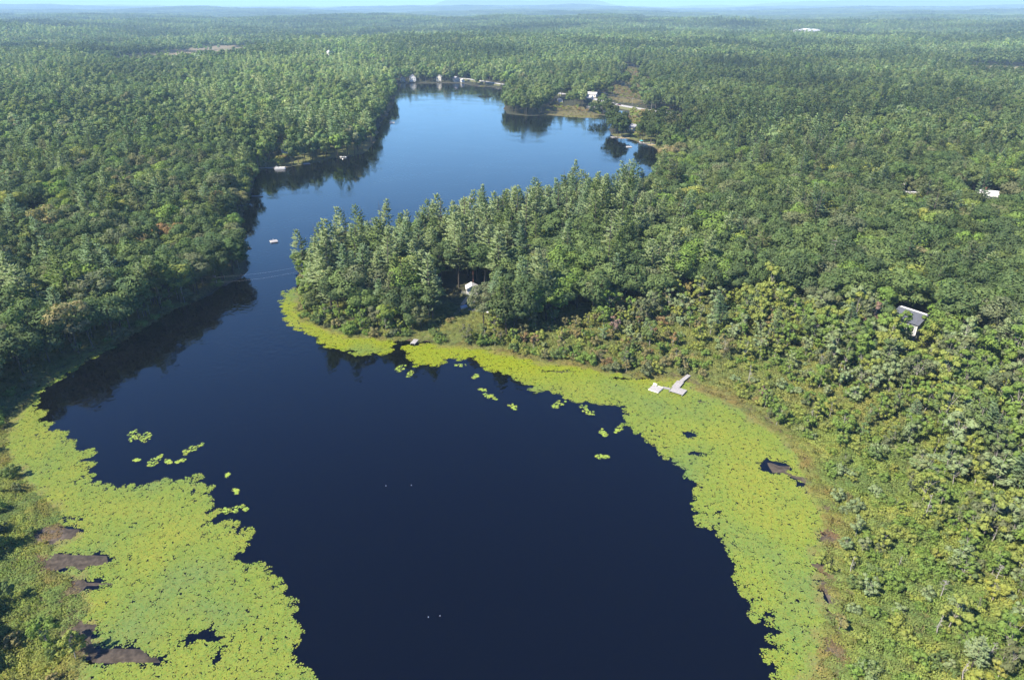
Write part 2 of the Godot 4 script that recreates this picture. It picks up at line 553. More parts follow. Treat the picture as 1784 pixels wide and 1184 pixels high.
# kept open so that what stands there can be seen: x, d, radius across, radius along, tallest plant allowed
const OPEN_SPOTS := [
	[-15.3, 241.0, 5.0, 6.0, 0.0], [-14.0, 229.0, 8.5, 11.0, 0.6], [-19.0, 214.0, 8.0, 12.0, 1.6], [-31.0, 206.0, 4.0, 5.0, 0.8], [-25.0, 211.0, 5.0, 4.0, 1.4],
	[130.0, 203.0, 7.5, 7.0, 0.0], [126.0, 193.0, 6.0, 7.0, 4.4], [138.0, 213.0, 5.0, 6.0, 6.0], [121.0, 181.0, 5.0, 6.0, 4.5],
	[217.5, 372.0, 10.0, 9.0, 0.0], [213.0, 348.0, 10.0, 24.0, 3.6], [246.0, 363.0, 8.0, 9.0, 0.0], [240.0, 342.0, 8.0, 22.0, 3.6], [261.0, 370.0, 10.0, 9.0, 0.0], [256.0, 347.0, 10.0, 22.0, 3.6],
	[-234.0, 333.0, 10.0, 9.0, 0.0], [-226.0, 315.0, 10.0, 16.0, 6.0], [-216.0, 340.0, 7.0, 8.0, 0.0], [-209.0, 326.0, 6.0, 14.0, 6.0],
	[-168.0, 515.0, 9.0, 9.0, 0.0], [-162.5, 494.0, 7.0, 22.0, 4.6], [136.0, 562.0, 10.0, 10.0, 0.0], [133.0, 540.0, 10.0, 18.0, 7.0], [108.6, 627.0, 9.0, 10.0, 0.0], [106.0, 606.0, 6.0, 16.0, 4.0],
	[52.0, 176.0, 3.0, 4.0, 0.6], [47.0, 172.0, 5.0, 5.0, 0.4], [100.0, 852.0, 16.0, 12.0, 0.0], [56.0, 832.0, 10.0, 9.0, 0.0], [54.0, 800.0, 10.0, 30.0, 3.0],
	[-356.0, 1440.0, 16.0, 60.0, 2.0], [-1569.0, 2430.0, 22.0, 150.0, 2.0], [112.0, 590.0, 7.0, 7.0, 1.5], [60.0, 738.0, 28.0, 16.0, 1.2],
	[-24.5, 236.0, 12.0, 9.0, 2.2], [-163.0, 1078.0, 6.5, 16.0, 1.6], [-149.0, 1080.0, 7.5, 18.0, 1.6], [-109.0, 1082.0, 7.0, 16.0, 1.6], [-84.0, 1079.0, 7.0, 15.0, 1.6], [-74.0, 1073.0, 5.0, 12.0, 1.6], [-128.0, 1074.0, 30.0, 5.0, 1.6], [-182.0, 1108.0, 12.0, 20.0, 3.0], [116.0, 790.0, 30.0, 62.0, 1.6],
]
var individuals := {}
var masses := {}
var shapes := {}


func open_limit(x: float, d: float) -> float:
	var most := 99.0
	for o in OPEN_SPOTS:
		var a: float = (x - o[0]) / o[2]
		var b: float = (d - o[1]) / o[3]
		if a * a + b * b < 1.0:
			most = minf(most, o[4])
	if d > 630.0 and d < 760.0 and x > 96.0 and x < 165.0:
		most = 4.5
	if d > 560.0:
		for o in CLEARINGS:
			var a: float = (x - o[0]) / o[2]
			var b: float = (d - o[1]) / o[3]
			if a * a + b * b < 1.0 + 0.35 * near_noise.get_noise_2d(x * 0.8, d * 0.8):
				most = minf(most, 2.6 if d < 1300.0 else 0.0)
		for r in ROADS:
			for k in r.size() - 1:
				var q := Geometry2D.get_closest_point_to_segment(Vector2(x, d), r[k], r[k + 1])
				if q.distance_to(Vector2(x, d)) < 9.0 or (d < q.y and q.y - d < 70.0 and absf(q.x - x) < 7.0):
					most = minf(most, 0.8)
	return most


func dir_on_sphere(r: RandomNumberGenerator) -> Vector3:
	var y := r.randf_range(-1.0, 1.0)
	var w := r.randf() * TAU
	var q := sqrt(1.0 - y * y)
	return Vector3(q * cos(w), y, q * sin(w))


func tone(r: RandomNumberGenerator, spread: float) -> Color:
	var k := 1.0 + r.randf_range(-spread, spread)
	return Color(k * (1.0 + r.randf_range(-0.08, 0.12)), k, k * (1.0 + r.randf_range(-0.12, 0.08)))


func broad_crown(sd: int, tall: float, wide: float, base: float, lobes: int, leaves: int, size: float, loose := 0.0) -> Array:
	# a crown of leaf sprays on uneven billows, and the middles of the billows for the limbs to reach
	var r := RandomNumberGenerator.new()
	r.seed = sd
	var b := Build.new()
	var bottom := tall * base
	var mid := (tall + bottom) * 0.5
	var half := (tall - bottom) * 0.5
	var c: Array[Vector3] = [Vector3(0, mid + half * 0.1, 0)]
	var rad: Array[float] = [wide * 0.55]
	var shade: Array[Color] = [Color.WHITE]
	for k in lobes:
		var g := dir_on_sphere(r)
		g.y = g.y * 0.75 + 0.22
		var reach := r.randf_range(0.55, 0.78) + loose * r.randf_range(0.0, 0.35)
		c.append(Vector3(g.x * wide * reach, mid + g.y * half * reach * 1.15, g.z * wide * reach))
		rad.append(wide * r.randf_range(0.26, 0.46) * (1.0 - 0.3 * loose))
		shade.append(tone(r, 0.14))
	var made := 0
	var tries := 0
	while made < leaves and tries < leaves * 6:
		tries += 1
		var k := r.randi() % c.size()
		var g := dir_on_sphere(r)
		if g.y < -0.35 and r.randf() < 0.75:
			continue
		var p := c[k] + Vector3(g.x, g.y * 0.82, g.z) * rad[k] * r.randf_range(0.78 - 0.3 * loose, 1.12 + 0.2 * loose)
		var buried := false
		for j in c.size():
			if j != k and p.distance_squared_to(c[j]) < rad[j] * rad[j] * (0.55 - 0.3 * loose):
				buried = true
				break
		if buried or p.y < bottom * 0.8:
			continue
		var face := (g + dir_on_sphere(r) * 0.75 + Vector3(0, 0.35, 0)).normalized()
		var soft := (face * (0.6 if size < 0.6 else 0.35) + g).normalized()
		b.leaf(p, face, soft, size * r.randf_range(0.6, 1.25), r.randf_range(0.45, 0.8), r.randf() * TAU, shade[k] * tone(r, 0.2 - 0.07 * loose))
		made += 1
	return [b, c, rad]


func pine_crown(sd: int, tall: float, wide: float, base: float, gap: float, tufts: int, size: float) -> Build:
	# whorls of level boughs, each carrying fans of needles toward its end
	var r := RandomNumberGenerator.new()
	r.seed = sd
	var b := Build.new()
	var y := tall * base
	var turn := r.randf() * TAU
	var lean := Vector3(r.randf_range(-0.02, 0.02), 0, r.randf_range(-0.02, 0.02))
	while y < tall - 0.5:
		var f := (y - tall * base) / (tall * (1.0 - base))
		var reach := wide * (1.0 - pow(f, 1.6)) * (0.72 + 0.28 * minf(f * 5.0, 1.0)) + 0.45
		var boughs := r.randi_range(4, 6) if f < 0.85 else 4
		for k in boughs:
			var w := turn + TAU * k / boughs + r.randf_range(-0.45, 0.45)
			var long := reach * r.randf_range(0.55, 1.15)
			var rise := lerpf(-0.05, 0.55, f * f) + r.randf_range(-0.10, 0.16)
			var dir := Vector3(cos(w), rise, sin(w)).normalized()
			var side := Vector3(-sin(w), 0, cos(w))
			var hue := tone(r, 0.16)
			var count := maxi(2, roundi(tufts * long / wide))
			for j in count:
				var t := lerpf(0.32, 1.0, (j + r.randf()) / count)
				var p := Vector3(0, y, 0) + lean * y * y * 0.3 + dir * long * t + side * r.randf_range(-0.30, 0.30) * long * (1.1 - t * 0.6) + Vector3(0, r.randf_range(-0.06, 0.12) + 0.35 * t * t, 0)
				for q in 3:
					var a := r.randf_range(-0.9, 0.9) + (q - 1) * 0.6
					var go := (dir * cos(a) + side * sin(a) + Vector3(0, r.randf_range(0.0, 0.5), 0)).normalized()
					var thin := go.cross(Vector3.UP).normalized().rotated(go, r.randf_range(-0.7, 0.7)) * size * 0.26
					var tip := p + go * size * r.randf_range(0.7, 1.25)
					var col := hue * tone(r, 0.18)
					var nn := (tip - (p - thin)).cross(thin).normalized()
					if nn.y < 0.0:
						nn = -nn
						thin = -thin
					var soft := (nn + Vector3(dir.x, 0.5, dir.z) * 0.5).normalized()
					var m := b.v.size()
					b.v.append(p - thin); b.v.append(p + thin); b.v.append(tip + thin * 0.5); b.v.append(tip - thin * 0.5)
					for e in 4:
						b.n.append(soft); b.c.append(col)
					if (b.v[m + 1] - b.v[m]).cross(b.v[m + 2] - b.v[m]).dot(soft) > 0.0:
						b.i.append_array(PackedInt32Array([m, m + 2, m + 1, m, m + 3, m + 2]))
					else:
						b.i.append_array(PackedInt32Array([m, m + 1, m + 2, m, m + 2, m + 3]))
		turn += 1.1
		y += gap * r.randf_range(0.75, 1.25) * lerpf(1.0, 0.75, f)
	return b


func stem(sd: int, tall: float, thick: float, limbs: Array, boughs := 0) -> Build:
	var r := RandomNumberGenerator.new()
	r.seed = sd + 7
	var b := Build.new()
	var sway := Vector3(r.randf_range(-0.3, 0.3), 0, r.randf_range(-0.3, 0.3))
	b.tube([Vector3(0, -0.6, 0), Vector3(0, 0.4, 0), Vector3(0, tall * 0.4, 0) + sway, Vector3(0, tall * 0.75, 0) + sway * 0.6, Vector3(0, tall, 0)], [thick * 1.5, thick * 1.1, thick * 0.8, thick * 0.45, thick * 0.1], 6)
	for p in limbs:
		var from := Vector3(0, minf(p.y * 0.62, tall * 0.7), 0) + sway * 0.7
		b.tube([from, from.lerp(p, 0.5) + Vector3(0, 0.3, 0), p], [thick * 0.45, thick * 0.3, thick * 0.08], 4, Color.WHITE, false)
	for k in boughs:
		var y := tall * lerpf(0.25, 0.93, (k + r.randf()) / boughs)
		var w := r.randf() * TAU
		var long := (tall - y) * 0.22 + tall * 0.05
		var p := Vector3(cos(w) * long, r.randf_range(-0.1, 0.5) * long, sin(w) * long)
		b.tube([Vector3(0, y, 0), Vector3(0, y, 0) + p], [thick * 0.22, thick * 0.05], 3, Color.WHITE, false)
	return b


func dead_crown(sd: int, tall: float, thick: float, spread: float) -> Build:
	var r := RandomNumberGenerator.new()
	r.seed = sd
	var b := Build.new()
	for k in 16:
		var y := tall * lerpf(0.35, 0.96, r.randf())
		var w := r.randf() * TAU
		var long := spread * lerpf(1.0, 0.35, y / tall) * r.randf_range(0.5, 1.1)
		var g := Vector3(cos(w), r.randf_range(-0.1, 0.7), sin(w)).normalized()
		var mid := Vector3(0, y, 0) + g * long * 0.55
		var end := mid + (g + dir_on_sphere(r) * 0.4) * long * 0.5
		b.tube([Vector3(0, y, 0), mid, end], [thick * 0.42, thick * 0.28, thick * 0.07], 4, Color.WHITE, false)
		for j in 3:
			b.tube([mid, mid + (g + dir_on_sphere(r) * 0.9).normalized() * long * 0.5], [thick * 0.2, thick * 0.05], 3, Color.WHITE, false)
	return b


func shape(kind: String, crown: Build, trunk: Build, tall: float, wide: float, leafy: String, bark: String) -> void:
	if not shapes.has(kind):
		shapes[kind] = []
	var both := crown.into(ArrayMesh.new(), mats[leafy])
	var plain_bark := bark + " of the mass"
	if not mats.has(plain_bark):
		mats[plain_bark] = mats[bark].duplicate()
		mats[plain_bark].vertex_color_use_as_albedo = false
	trunk.into(both, mats[plain_bark])
	shapes[kind].append({"crown": crown.into(ArrayMesh.new(), mats[leafy]), "trunk": trunk.into(ArrayMesh.new(), mats[bark]), "both": both, "tall": tall, "wide": wide, "leafy": leafy})


func make_shapes() -> void:
	var r := RandomNumberGenerator.new()
	r.seed = 77
	for k in 6:
		var tall := 20.0 + k * 1.3
		var wide := 4.3 + 0.4 * (k % 4)
		shape("white_pine", pine_crown(100 + k, tall, wide, [0.30, 0.4, 0.22, 0.45, 0.34, 0.27][k], [1.05, 0.95, 1.15, 1.0, 1.1, 0.9][k], 12, 0.72), stem(100 + k, tall * 0.98, 0.30, [], 14), tall, wide, "needle", "bark")
	for k in 7:
		var tall := 13.0 + k * 0.8
		var wide := [4.4, 5.6, 5.0, 6.2, 4.8, 5.4, 5.9][k] as float
		var got := broad_crown(200 + k, tall, wide, [0.28, 0.2, 0.3, 0.24, 0.16, 0.3, 0.22][k], 13 + k, 2300, 0.40)
		shape("broadleaf_tree", got[0], stem(200 + k, tall * 0.72, 0.26, got[1]), tall, wide, "leaf", "bark")
	for k in 6:
		var tall := 5.2 + k * 0.55
		var wide := [1.6, 2.1, 1.8, 2.4, 2.0, 1.5][k] as float
		var got := broad_crown(300 + k, tall, wide, [0.08, 0.04, 0.12, 0.03, 0.06, 0.1][k], 15, 1500, 0.23, 1.0)
		shape("young_tree", got[0], stem(300 + k, tall * 0.85, 0.085, got[1]), tall, wide, "leaf", "pale_bark")
	for k in 5:
		var tall := 1.7 + k * 0.25
		var wide := [1.5, 1.9, 1.3, 2.2, 1.7][k] as float
		var got := broad_crown(400 + k, tall, wide, 0.0, 10, 760, 0.19, 0.9)
		shape("shrub", got[0], stem(400 + k, tall * 0.7, 0.04, got[1]), tall, wide, "leaf", "bark")
	for k in 4:
		var tall := 5.0 + k * 1.2
		shape("dead_tree", dead_crown(500 + k, tall, 0.12, [0.9, 2.0, 1.3, 2.6][k]), stem(500 + k, tall, 0.12, []), tall, 1.6, "dead_wood", "dead_wood")
	for k in 3:
		shape("pine_mid", pine_crown(600 + k, 22.0 + k, 3.8 + 0.3 * k, 0.33, 1.5, 5, 1.15), stem(600 + k, 21.0, 0.3, []), 22.0, 4.0, "needle", "bark")
	for k in 4:
		var got := broad_crown(700 + k, 15.0 + k, 5.0 + 0.3 * k, 0.2, 11, 520, 0.85)
		shape("broad_mid", got[0], stem(700 + k, 9.0, 0.25, []), 15.0, 5.2, "leaf", "bark")
	for k in 2:
		shape("pine_far", pine_crown(800 + k, 22.0 + k, 4.2, 0.4, 2.6, 3, 2.0), stem(800 + k, 12.0, 0.3, []), 22.0, 4.2, "needle", "bark")
	for k in 3:
		var got := broad_crown(900 + k, 15.0 + k, 5.6, 0.3, 8, 110, 1.75)
		shape("broad_far", got[0], stem(900 + k, 8.0, 0.25, []), 15.0, 5.6, "leaf", "bark")
	for k in 4:  # a hectare of distant wood
		var b := Build.new()
		for t in 92:
			var base := Vector3(r.randf_range(-52, 52), r.randf_range(-2.0, 1.0), r.randf_range(-52, 52))
			var tall := r.randf_range(12.0, 20.0)
			var pine := r.randf() < 0.4
			var hue := (Color(0.9, 1.0, 1.3) if pine else Color(1, 1, 0.9)) * tone(r, 0.22)
			for q in 16:
				var g := dir_on_sphere(r)
				g.y = absf(g.y) * 1.1 - 0.1
				var wide := (2.8 * (1.1 - g.y)) if pine else 5.2
				var p := base + Vector3(g.x * wide, tall * 0.62 + g.y * tall * 0.36, g.z * wide)
				var face := (g + dir_on_sphere(r) * 0.5).normalized()
				b.leaf(p, face, (face + g).normalized(), r.randf_range(2.0, 3.2), 0.7, r.randf() * TAU, hue * tone(r, 0.15))
		var trunks := Build.new()
		trunks.box(Vector3(0, -1, 0), Vector3(0.4, 6, 0.4))
		shape("wood_patch", b, trunks, 18.0, 52.0, "leaf", "bark")


func put(kind: String, x: float, d: float, scale: float, hue: int, variant := -1, own := "") -> void:
	var r: int = variant if variant >= 0 else rng.randi() % shapes[kind].size()
	var row := {"x": x, "d": d, "scale": scale, "hue": hue, "variant": r, "turn": rng.randf() * TAU, "lean": rng.randf_range(-0.05, 0.05), "own": own, "stretch": rng.randf_range(0.85, 1.2)}
	if not individuals.has(kind):
		individuals[kind] = []
	individuals[kind].append(row)


func spread_mass(kind: String, x: float, y: float, d: float, scale: Vector3, tint: Color) -> void:
	var variant := rng.randi() % (shapes[kind].size() as int)
	var key := "%s %d" % [kind, variant]
	if not masses.has(key):
		masses[key] = [[], []]
	masses[key][0].append(Transform3D(Basis(Vector3.UP, rng.randf() * TAU).scaled_local(scale), Vector3(x, y, -d)))
	masses[key][1].append(tint * tone(rng, 0.13))


func half_width(d: float) -> float:
	return (0.678 * d + 33.0) * 1.13 + 22.0


func wood_edge(x: float) -> float:  # where tall trees begin behind the scrub of the eastern bank
	var list := [[-10.0, 203.0], [12.0, 214.0], [40.0, 228.0], [75.0, 232.0], [105.0, 222.0], [125.0, 208.0], [145.0, 192.0], [200.0, 170.0], [400.0, 150.0]]
	for k in list.size() - 1:
		if x < list[k + 1][0]:
			return lerpf(list[k][1], list[k + 1][1], clampf((x - list[k][0]) / (list[k + 1][0] - list[k][0]), 0.0, 1.0))
	return 150.0


func pick(list: Array) -> int:
	return list[rng.randi() % list.size()]


func plant_near() -> void:
	var d := 34.0
	while d < 480.0:
		var w := half_width(d)
		var x := -w
		while x < w:
			var px := x + rng.randf_range(-2.2, 2.2)
			var pd := d + rng.randf_range(-2.2, 2.2)
			x += 5.3
			var s := shore(px, pd)
			if s < 0.2:
				continue
			var limit := open_limit(px, pd)
			if limit < 0.5:
				continue
			var n := stand_noise.get_noise_2d(px, pd)
			var q := near_noise.get_noise_2d(px, pd)
			var roll := rng.randf()
			var east := px > -10.0 and pd < wood_edge(px) + 8.0 * q
			var west_marsh := px < 0.0 and pd < 190.0 and s < lerpf(22.0, 6.0, smoothstep(135.0, 178.0, pd)) + 4.0 * q
			if limit < 7.0:
				if limit < 2.5:
					if roll < 0.4 and limit > 1.0:
						put("shrub", px, pd, minf(limit / 2.2, 1.0), pick([3, 4, 4, 6, 2]))
				elif roll < 0.8:
					put("young_tree", px, pd, limit / 8.5 * rng.randf_range(0.7, 1.0), pick([2, 3, 4, 5]))
				continue
			if east:
				continue
			elif west_marsh:
				if roll < 0.62 + 0.3 * q:
					put("shrub", px, pd, rng.randf_range(0.7, 1.3), pick([2, 3, 3, 4, 5, 6]))
				elif roll > 0.88 and s > 5.0:
					put("young_tree", px, pd, rng.randf_range(0.5, 0.85), pick([2, 3, 4, 5]))
			elif s < 2.2:
				if roll < 0.92:
					put("shrub", px, pd, rng.randf_range(0.9, 1.6), pick([2, 3, 5, 6, 4]))
			else:
				plant_wood(px, pd, s, n, roll)
		d += 5.3
	d = 176.0
	while d < 262.0:  # bushes hanging over the water round the point
		var x := -98.0
		while x < 56.0:
			var px := x + rng.randf_range(-1.0, 1.0)
			var pd := d + rng.randf_range(-1.0, 1.0)
			x += 2.4
			var s := shore(px, pd)
			if s > 0.2 and s < 7.0 and open_limit(px, pd) > 9.0 and rng.randf() < (0.75 if px < -34.0 else 0.42):
				if s > 2.5 and rng.randf() < 0.4:
					put("young_tree", px, pd, rng.randf_range(0.5, 1.0), pick([2, 3, 3, 5, 4, 6]))
				else:
					put("shrub", px, pd, rng.randf_range(0.7, 1.5), pick([2, 3, 4, 5, 3, 6]))
		d += 2.4
	d = 34.0
	while d < 250.0:
		var w := half_width(d)
		var x := -14.0
		while x < w:
			var px := x + rng.randf_range(-1.6, 1.6)
			var pd := d + rng.randf_range(-1.6, 1.6)
			x += 3.3
			var s := shore(px, pd)
			var q := near_noise.get_noise_2d(px, pd)
			if s < 1.2 or px < -10.0 or pd > wood_edge(px) + 8.0 * q or open_limit(px, pd) < 9.0:
				continue
			plant_scrub(px, pd, s, stand_noise.get_noise_2d(px, pd), q, rng.randf())
		d += 3.3


func plant_scrub(px: float, pd: float, s: float, n: float, q: float, roll: float) -> void:
	var brown := 0.55 * clampf(smoothstep(110.0, 30.0, px) * smoothstep(150.0, 185.0, pd) + 0.25 * n, 0.0, 1.0)
	var inland := clampf((s - 17.0 * smoothstep(36.0, 60.0, px)) / 34.0, 0.0, 1.0)
	if roll < 0.10 + 0.62 * inland + 0.25 * q + 0.22 * smoothstep(66.0, 92.0, px):
		if rng.randf() < 0.10 * inland and px > 70.0:
			put("white_pine", px, pd, rng.randf_range(0.32, 0.55), pick([10, 11, 11]))
			return
		var hue := pick([6, 6, 4, 7, 5, 2, 3, 6, 11, 9, 6, 6]) if rng.randf() < brown else pick([3, 3, 4, 4, 2, 5, 11, 11, 3])
		put("young_tree", px, pd, (rng.randf_range(0.65, 1.15) + (rng.randf_range(0.2, 0.75) if rng.randf() < 0.28 else 0.0)) * lerpf(0.6, 1.05, inland) * (1.0 + 0.28 * smoothstep(78.0, 100.0, px)), hue)
		if rng.randf() < 0.55:
			put("shrub", px + rng.randf_range(-2.4, 2.4), pd + rng.randf_range(-2.4, 2.4), rng.randf_range(0.7, 1.3), pick([3, 4, 4, 2, 5]))
	elif roll < 0.86:
		if s > 3.0 and rng.randf() < 0.7 + 0.25 * inland:
			put("shrub", px, pd, rng.randf_range(0.6, 1.25), pick([6, 6, 4, 7, 3]) if rng.randf() < brown else pick([3, 4, 4, 3, 3, 11]))


func plant_wood(px: float, pd: float, s: float, n: float, roll: float) -> void:
	var east := px > -20.0 and pd < 300.0
	var point := px > -95.0 and px < 70.0 and pd > 225.0 and pd < 380.0
	var p_pine := clampf(0.16 + 0.9 * n, 0.03, 0.8)
	if east:
		p_pine = clampf(0.08 + 0.5 * n, 0.02, 0.6)
	if point:
		p_pine = 0.74 if px < 0.0 or pd > 285.0 else 0.22
	if px > 60.0 and pd > 300.0:
		p_pine = clampf(0.26 + 1.1 * n, 0.05, 0.8)
	if s < 9.0 and rng.randf() < 0.75:
		put("young_tree" if s > 3.0 else "shrub", px + rng.randf_range(-2.5, 2.5), pd + rng.randf_range(-1.5, 1.5), rng.randf_range(0.7, 1.4), pick([1, 2, 2, 3, 5]))
	var edge := s < 9.0 and (pd < 232.0 or px < -75.0) and px > -95.0 and px < 20.0
	if edge:
		if roll < 0.9:
			if rng.randf() < 0.35:
				put("young_tree", px, pd, rng.randf_range(0.8, 1.4), pick([2, 3, 3, 5, 6, 7]))
			else:
				put("broadleaf_tree", px, pd, rng.randf_range(0.42, 0.68), pick([2, 3, 2, 5, 3]))
	elif roll < p_pine * 0.80:
		put("white_pine", px, pd, rng.randf_range(0.58, 1.06) if not point else rng.randf_range(0.74, 1.12), pick([10, 10, 11, 2, 11, 12, 5]) if not point else pick([10, 11, 11, 11, 2]))
	elif roll < 0.86:
		var light := rng.randf() < 0.18 + 0.3 * n
		put("broadleaf_tree", px, pd, rng.randf_range(0.76, 1.16), pick([3, 4, 2, 3]) if light else (pick([0, 1, 1, 2, 2, 5, 0]) if px > -60.0 else pick([0, 0, 1, 1, 2, 5, 12])))
		if rng.randf() < 0.012:
			individuals["broadleaf_tree"][-1].hue = pick([6, 6, 7])
	elif roll < 0.93:
		put("young_tree", px, pd, rng.randf_range(0.8, 1.5), pick([1, 2, 3, 5]))
	elif roll < 0.937:
		put("dead_tree", px, pd, rng.randf_range(1.4, 2.4), 0)


func far_tone(x: float, d: float, pine: bool) -> Color:
	var n := stand_noise.get_noise_2d(x * 0.22 + 500.0, d * 0.22)
	var m := stand_noise.get_noise_2d(x * 0.06 - 900.0, d * 0.10)
	var c: Color = TONES[10][0].lerp(TONES[12][0], 0.5) if pine else TONES[1][0].lerp(TONES[2][0], rng.randf())
	if not pine and rng.randf() < 0.16 + 0.3 * m:
		c = TONES[pick([3, 5, 2, 11, 3])][0]
	elif pine and rng.randf() < 0.35 + n:
		c = TONES[11][0]
	return c * (1.12 + 0.75 * n + 0.5 * m)


func plant_far() -> void:
	for belt in [[480.0, 1300.0, 6.9, "mid"], [1300.0, 3600.0, 9.0, "far"]]:
		var d: float = belt[0]
		while d < belt[1]:
			var w := half_width(d)
			var x := -w
			while x < w:
				var px: float = x + rng.randf_range(-0.46, 0.46) * belt[2]
				var pd: float = d + rng.randf_range(-0.46, 0.46) * belt[2]
				x += belt[2]
				if shore(px, pd) < 1.5 or rng.randf() > 0.9:
					continue
				var n := stand_noise.get_noise_2d(px * 0.45, pd * 0.45)
				var limit := 99.0 if pd > 3200.0 else open_limit(px, pd)
				var y := height(px, pd)
				if limit < 14.0:
					if limit > 1.0 and rng.randf() < 0.85:
						var k := limit / 15.0
						spread_mass("broad_mid", px, y, pd, Vector3(k * 2.2, k, k * 2.2), TONES[pick([6, 4, 6, 7, 4])][0] if pd < 1300.0 else TONES[6][0])
					continue
				var size := rng.randf_range(0.72, 1.24) * (1.0 + 0.18 * stand_noise.get_noise_2d(px * 0.9, pd * 0.9))
				var pine := rng.randf() < clampf(0.10 + 1.0 * n, 0.02, 0.8)
				if shore(px, pd) < 12.0 and px > -20.0 and pd > 640.0:
					pine = rng.randf() < 0.12
				spread_mass(("pine_" if pine else "broad_") + belt[3], px, y, pd, Vector3(size, size * rng.randf_range(0.9, 1.1), size), far_tone(px, pd, pine))
			d += belt[2]
	var d := 3590.0
	while d < 13000.0:
		var step := 74.0
		var w := half_width(d)
		var x := -w
		while x < w:
			var px := x + rng.randf_range(-14, 14)
			var pd := d + rng.randf_range(-14, 14)
			x += step
			var n := stand_noise.get_noise_2d(px * 0.2, pd * 0.2)
			var c: Color = TONES[1][0].lerp(TONES[2][0], clampf(0.5 + n, 0.0, 1.0))
			spread_mass("wood_patch", px, height(px, pd), pd, Vector3(1, rng.randf_range(0.8, 1.25), 1), c * (1.1 + 0.9 * stand_noise.get_noise_2d(px * 0.1, pd * 0.25)))
		d += step


# single plants that the photograph sets apart: kind, x, d, scale, tone, variant, label
const MARKED := [
	["white_pine", -86.5, 266.0, 0.98, 11, 0, "tall pale pine standing alone at the tip of the wooded point"],
	["white_pine", -132.5, 233.5, 0.80, 11, 3, "lone flat-topped pine with long bare trunk on the shaded west bank"],
	["broadleaf_tree", 0.5, 208.5, 1.1, 0, 3, "broad dark green oak just east of the grassy clearing on the point"],
	["broadleaf_tree", 8.0, 214.0, 1.15, 0, 5, "second dark oak, behind the broad one beside the grassy clearing"],
	["broadleaf_tree", 16.0, 220.0, 1.08, 1, 1, "deep green oak east of the two dark oaks by the clearing"],
	["broadleaf_tree", -1.5, 228.0, 0.95, 1, 2, "rounded oak between the white shed and the broad dark oak"],
	["broadleaf_tree", 135.0, 192.5, 0.80, 3, 3, "big bright green maple directly in front of the grey roofed house"],
	["broadleaf_tree", 116.0, 209.0, 0.62, 3, 1, "small bright green maple west of the grey roofed house"],
	["broadleaf_tree", 121.5, 201.0, 0.72, 1, 4, "dark tree shading the west corner of the grey roofed house"],
	["young_tree", 124.5, 193.5, 0.95, 3, 1, "bright green young tree hiding the lower west half of the grey roofed house"],
	["young_tree", 128.5, 191.0, 0.70, 4, 3, "yellow-green young tree below the deck of the grey roofed house"],
	["white_pine", 149.0, 183.0, 0.80, 11, 2, "pale broad pine with low boughs at the frame edge past the bright maple"],
	["young_tree", 71.5, 167.0, 0.55, 9, 1, "small pinkish bush tree in green scrub beyond the angled dock"],
	["broadleaf_tree", -389.0, 777.0, 0.85, 8, 0, "single orange tree in the green woods west of the lake"],
	["dead_tree", 127.0, 256.0, 1.9, 0, 3, "bleached leafless tree among the oaks behind the grey roofed house"],
	["broadleaf_tree", 108.0, 262.0, 0.90, 4, 4, "yellow-green tree beside the bleached leafless tree"],
	["dead_tree", 74.7, 84.8, 0.98, 0, 0, "tall white snag with stubby branches low on the eastern bank"],
	["dead_tree", 88.8, 114.7, 0.95, 0, 2, "branchy silver snag in the green scrub of the eastern bank"],
	["dead_tree", 76.6, 101.3, 0.62, 0, 0, "thin pale snag between the two larger snags of the eastern bank"],
	["dead_tree", 66.5, 100.0, 0.6, 0, 2, "forked pale snag beside the yellow shrubs near the pads"],
	["dead_tree", 80.0, 93.0, 0.8, 0, 1, "leaning grey snag inland of the tall white snag"],
	["dead_tree", 92.0, 96.0, 0.8, 0, 1, "spindly grey snag near the frame edge on the eastern bank"],
	["dead_tree", -20.0, 315.0, 2.6, 0, 3, "bleached dead pine on the far shore of the point above the shed"],
	["dead_tree", 3.0, 333.0, 2.7, 0, 1, "tall silvery dead pine at the skyline of the point"],
	["dead_tree", -62.0, 288.0, 2.4, 0, 2, "dead grey pine among live ones near the tip of the point"],
	["dead_tree", -9.0, 203.6, 0.9, 0, 0, "slender white dead birch at the water edge by the clearing"],
	["young_tree", -74.5, 80.5, 0.95, 4, 1, "yellow-green young tree on the marsh beside the western pads"],
	["young_tree", -80.0, 82.5, 0.9, 3, 3, "bright green young tree behind the yellow one on the western marsh"],
	["shrub", 62.5, 101.5, 1.0, 4, 3, "bright yellow-green shrub bulging over the edge of the eastern pads"],
]
const LANDMARKS := [
	["angled wooden dock", 47.0, 173.0], ["small grey dock", -32.5, 203.3], ["white shed on the point", -15.3, 240.8], ["grey roofed house", 130.0, 202.0],
	["lone swimming raft", -113.5, 311.7], ["white pontoon boat", -161.1, 475.4], ["tall white snag", 74.7, 84.8], ["dark pool in the eastern pads", 64.0, 135.0],
	["tip of the wooded point", -84.0, 262.0], ["western mud flats", -87.5, 103.4], ["bleached tree", 127.0, 256.0], ["pale roofed cottages", 246.0, 363.0],
	["lone flat-topped pine", -132.5, 233.5], ["flat white roof", -234.0, 333.0], ["pink bush tree", 71.5, 167.0], ["moored white motorboat", -148.2, 377.8], ["dark oaks by the clearing", 4.0, 214.0],
	["far shore of the point", 5.0, 335.0], ["branchy silver snag", 88.8, 114.7],
]
const COUNT_WORDS := ["first", "second", "third", "fourth", "fifth", "sixth", "seventh", "eighth", "ninth", "tenth", "eleventh", "twelfth", "thirteenth", "fourteenth", "fifteenth", "sixteenth", "seventeenth", "eighteenth", "nineteenth", "twentieth"]
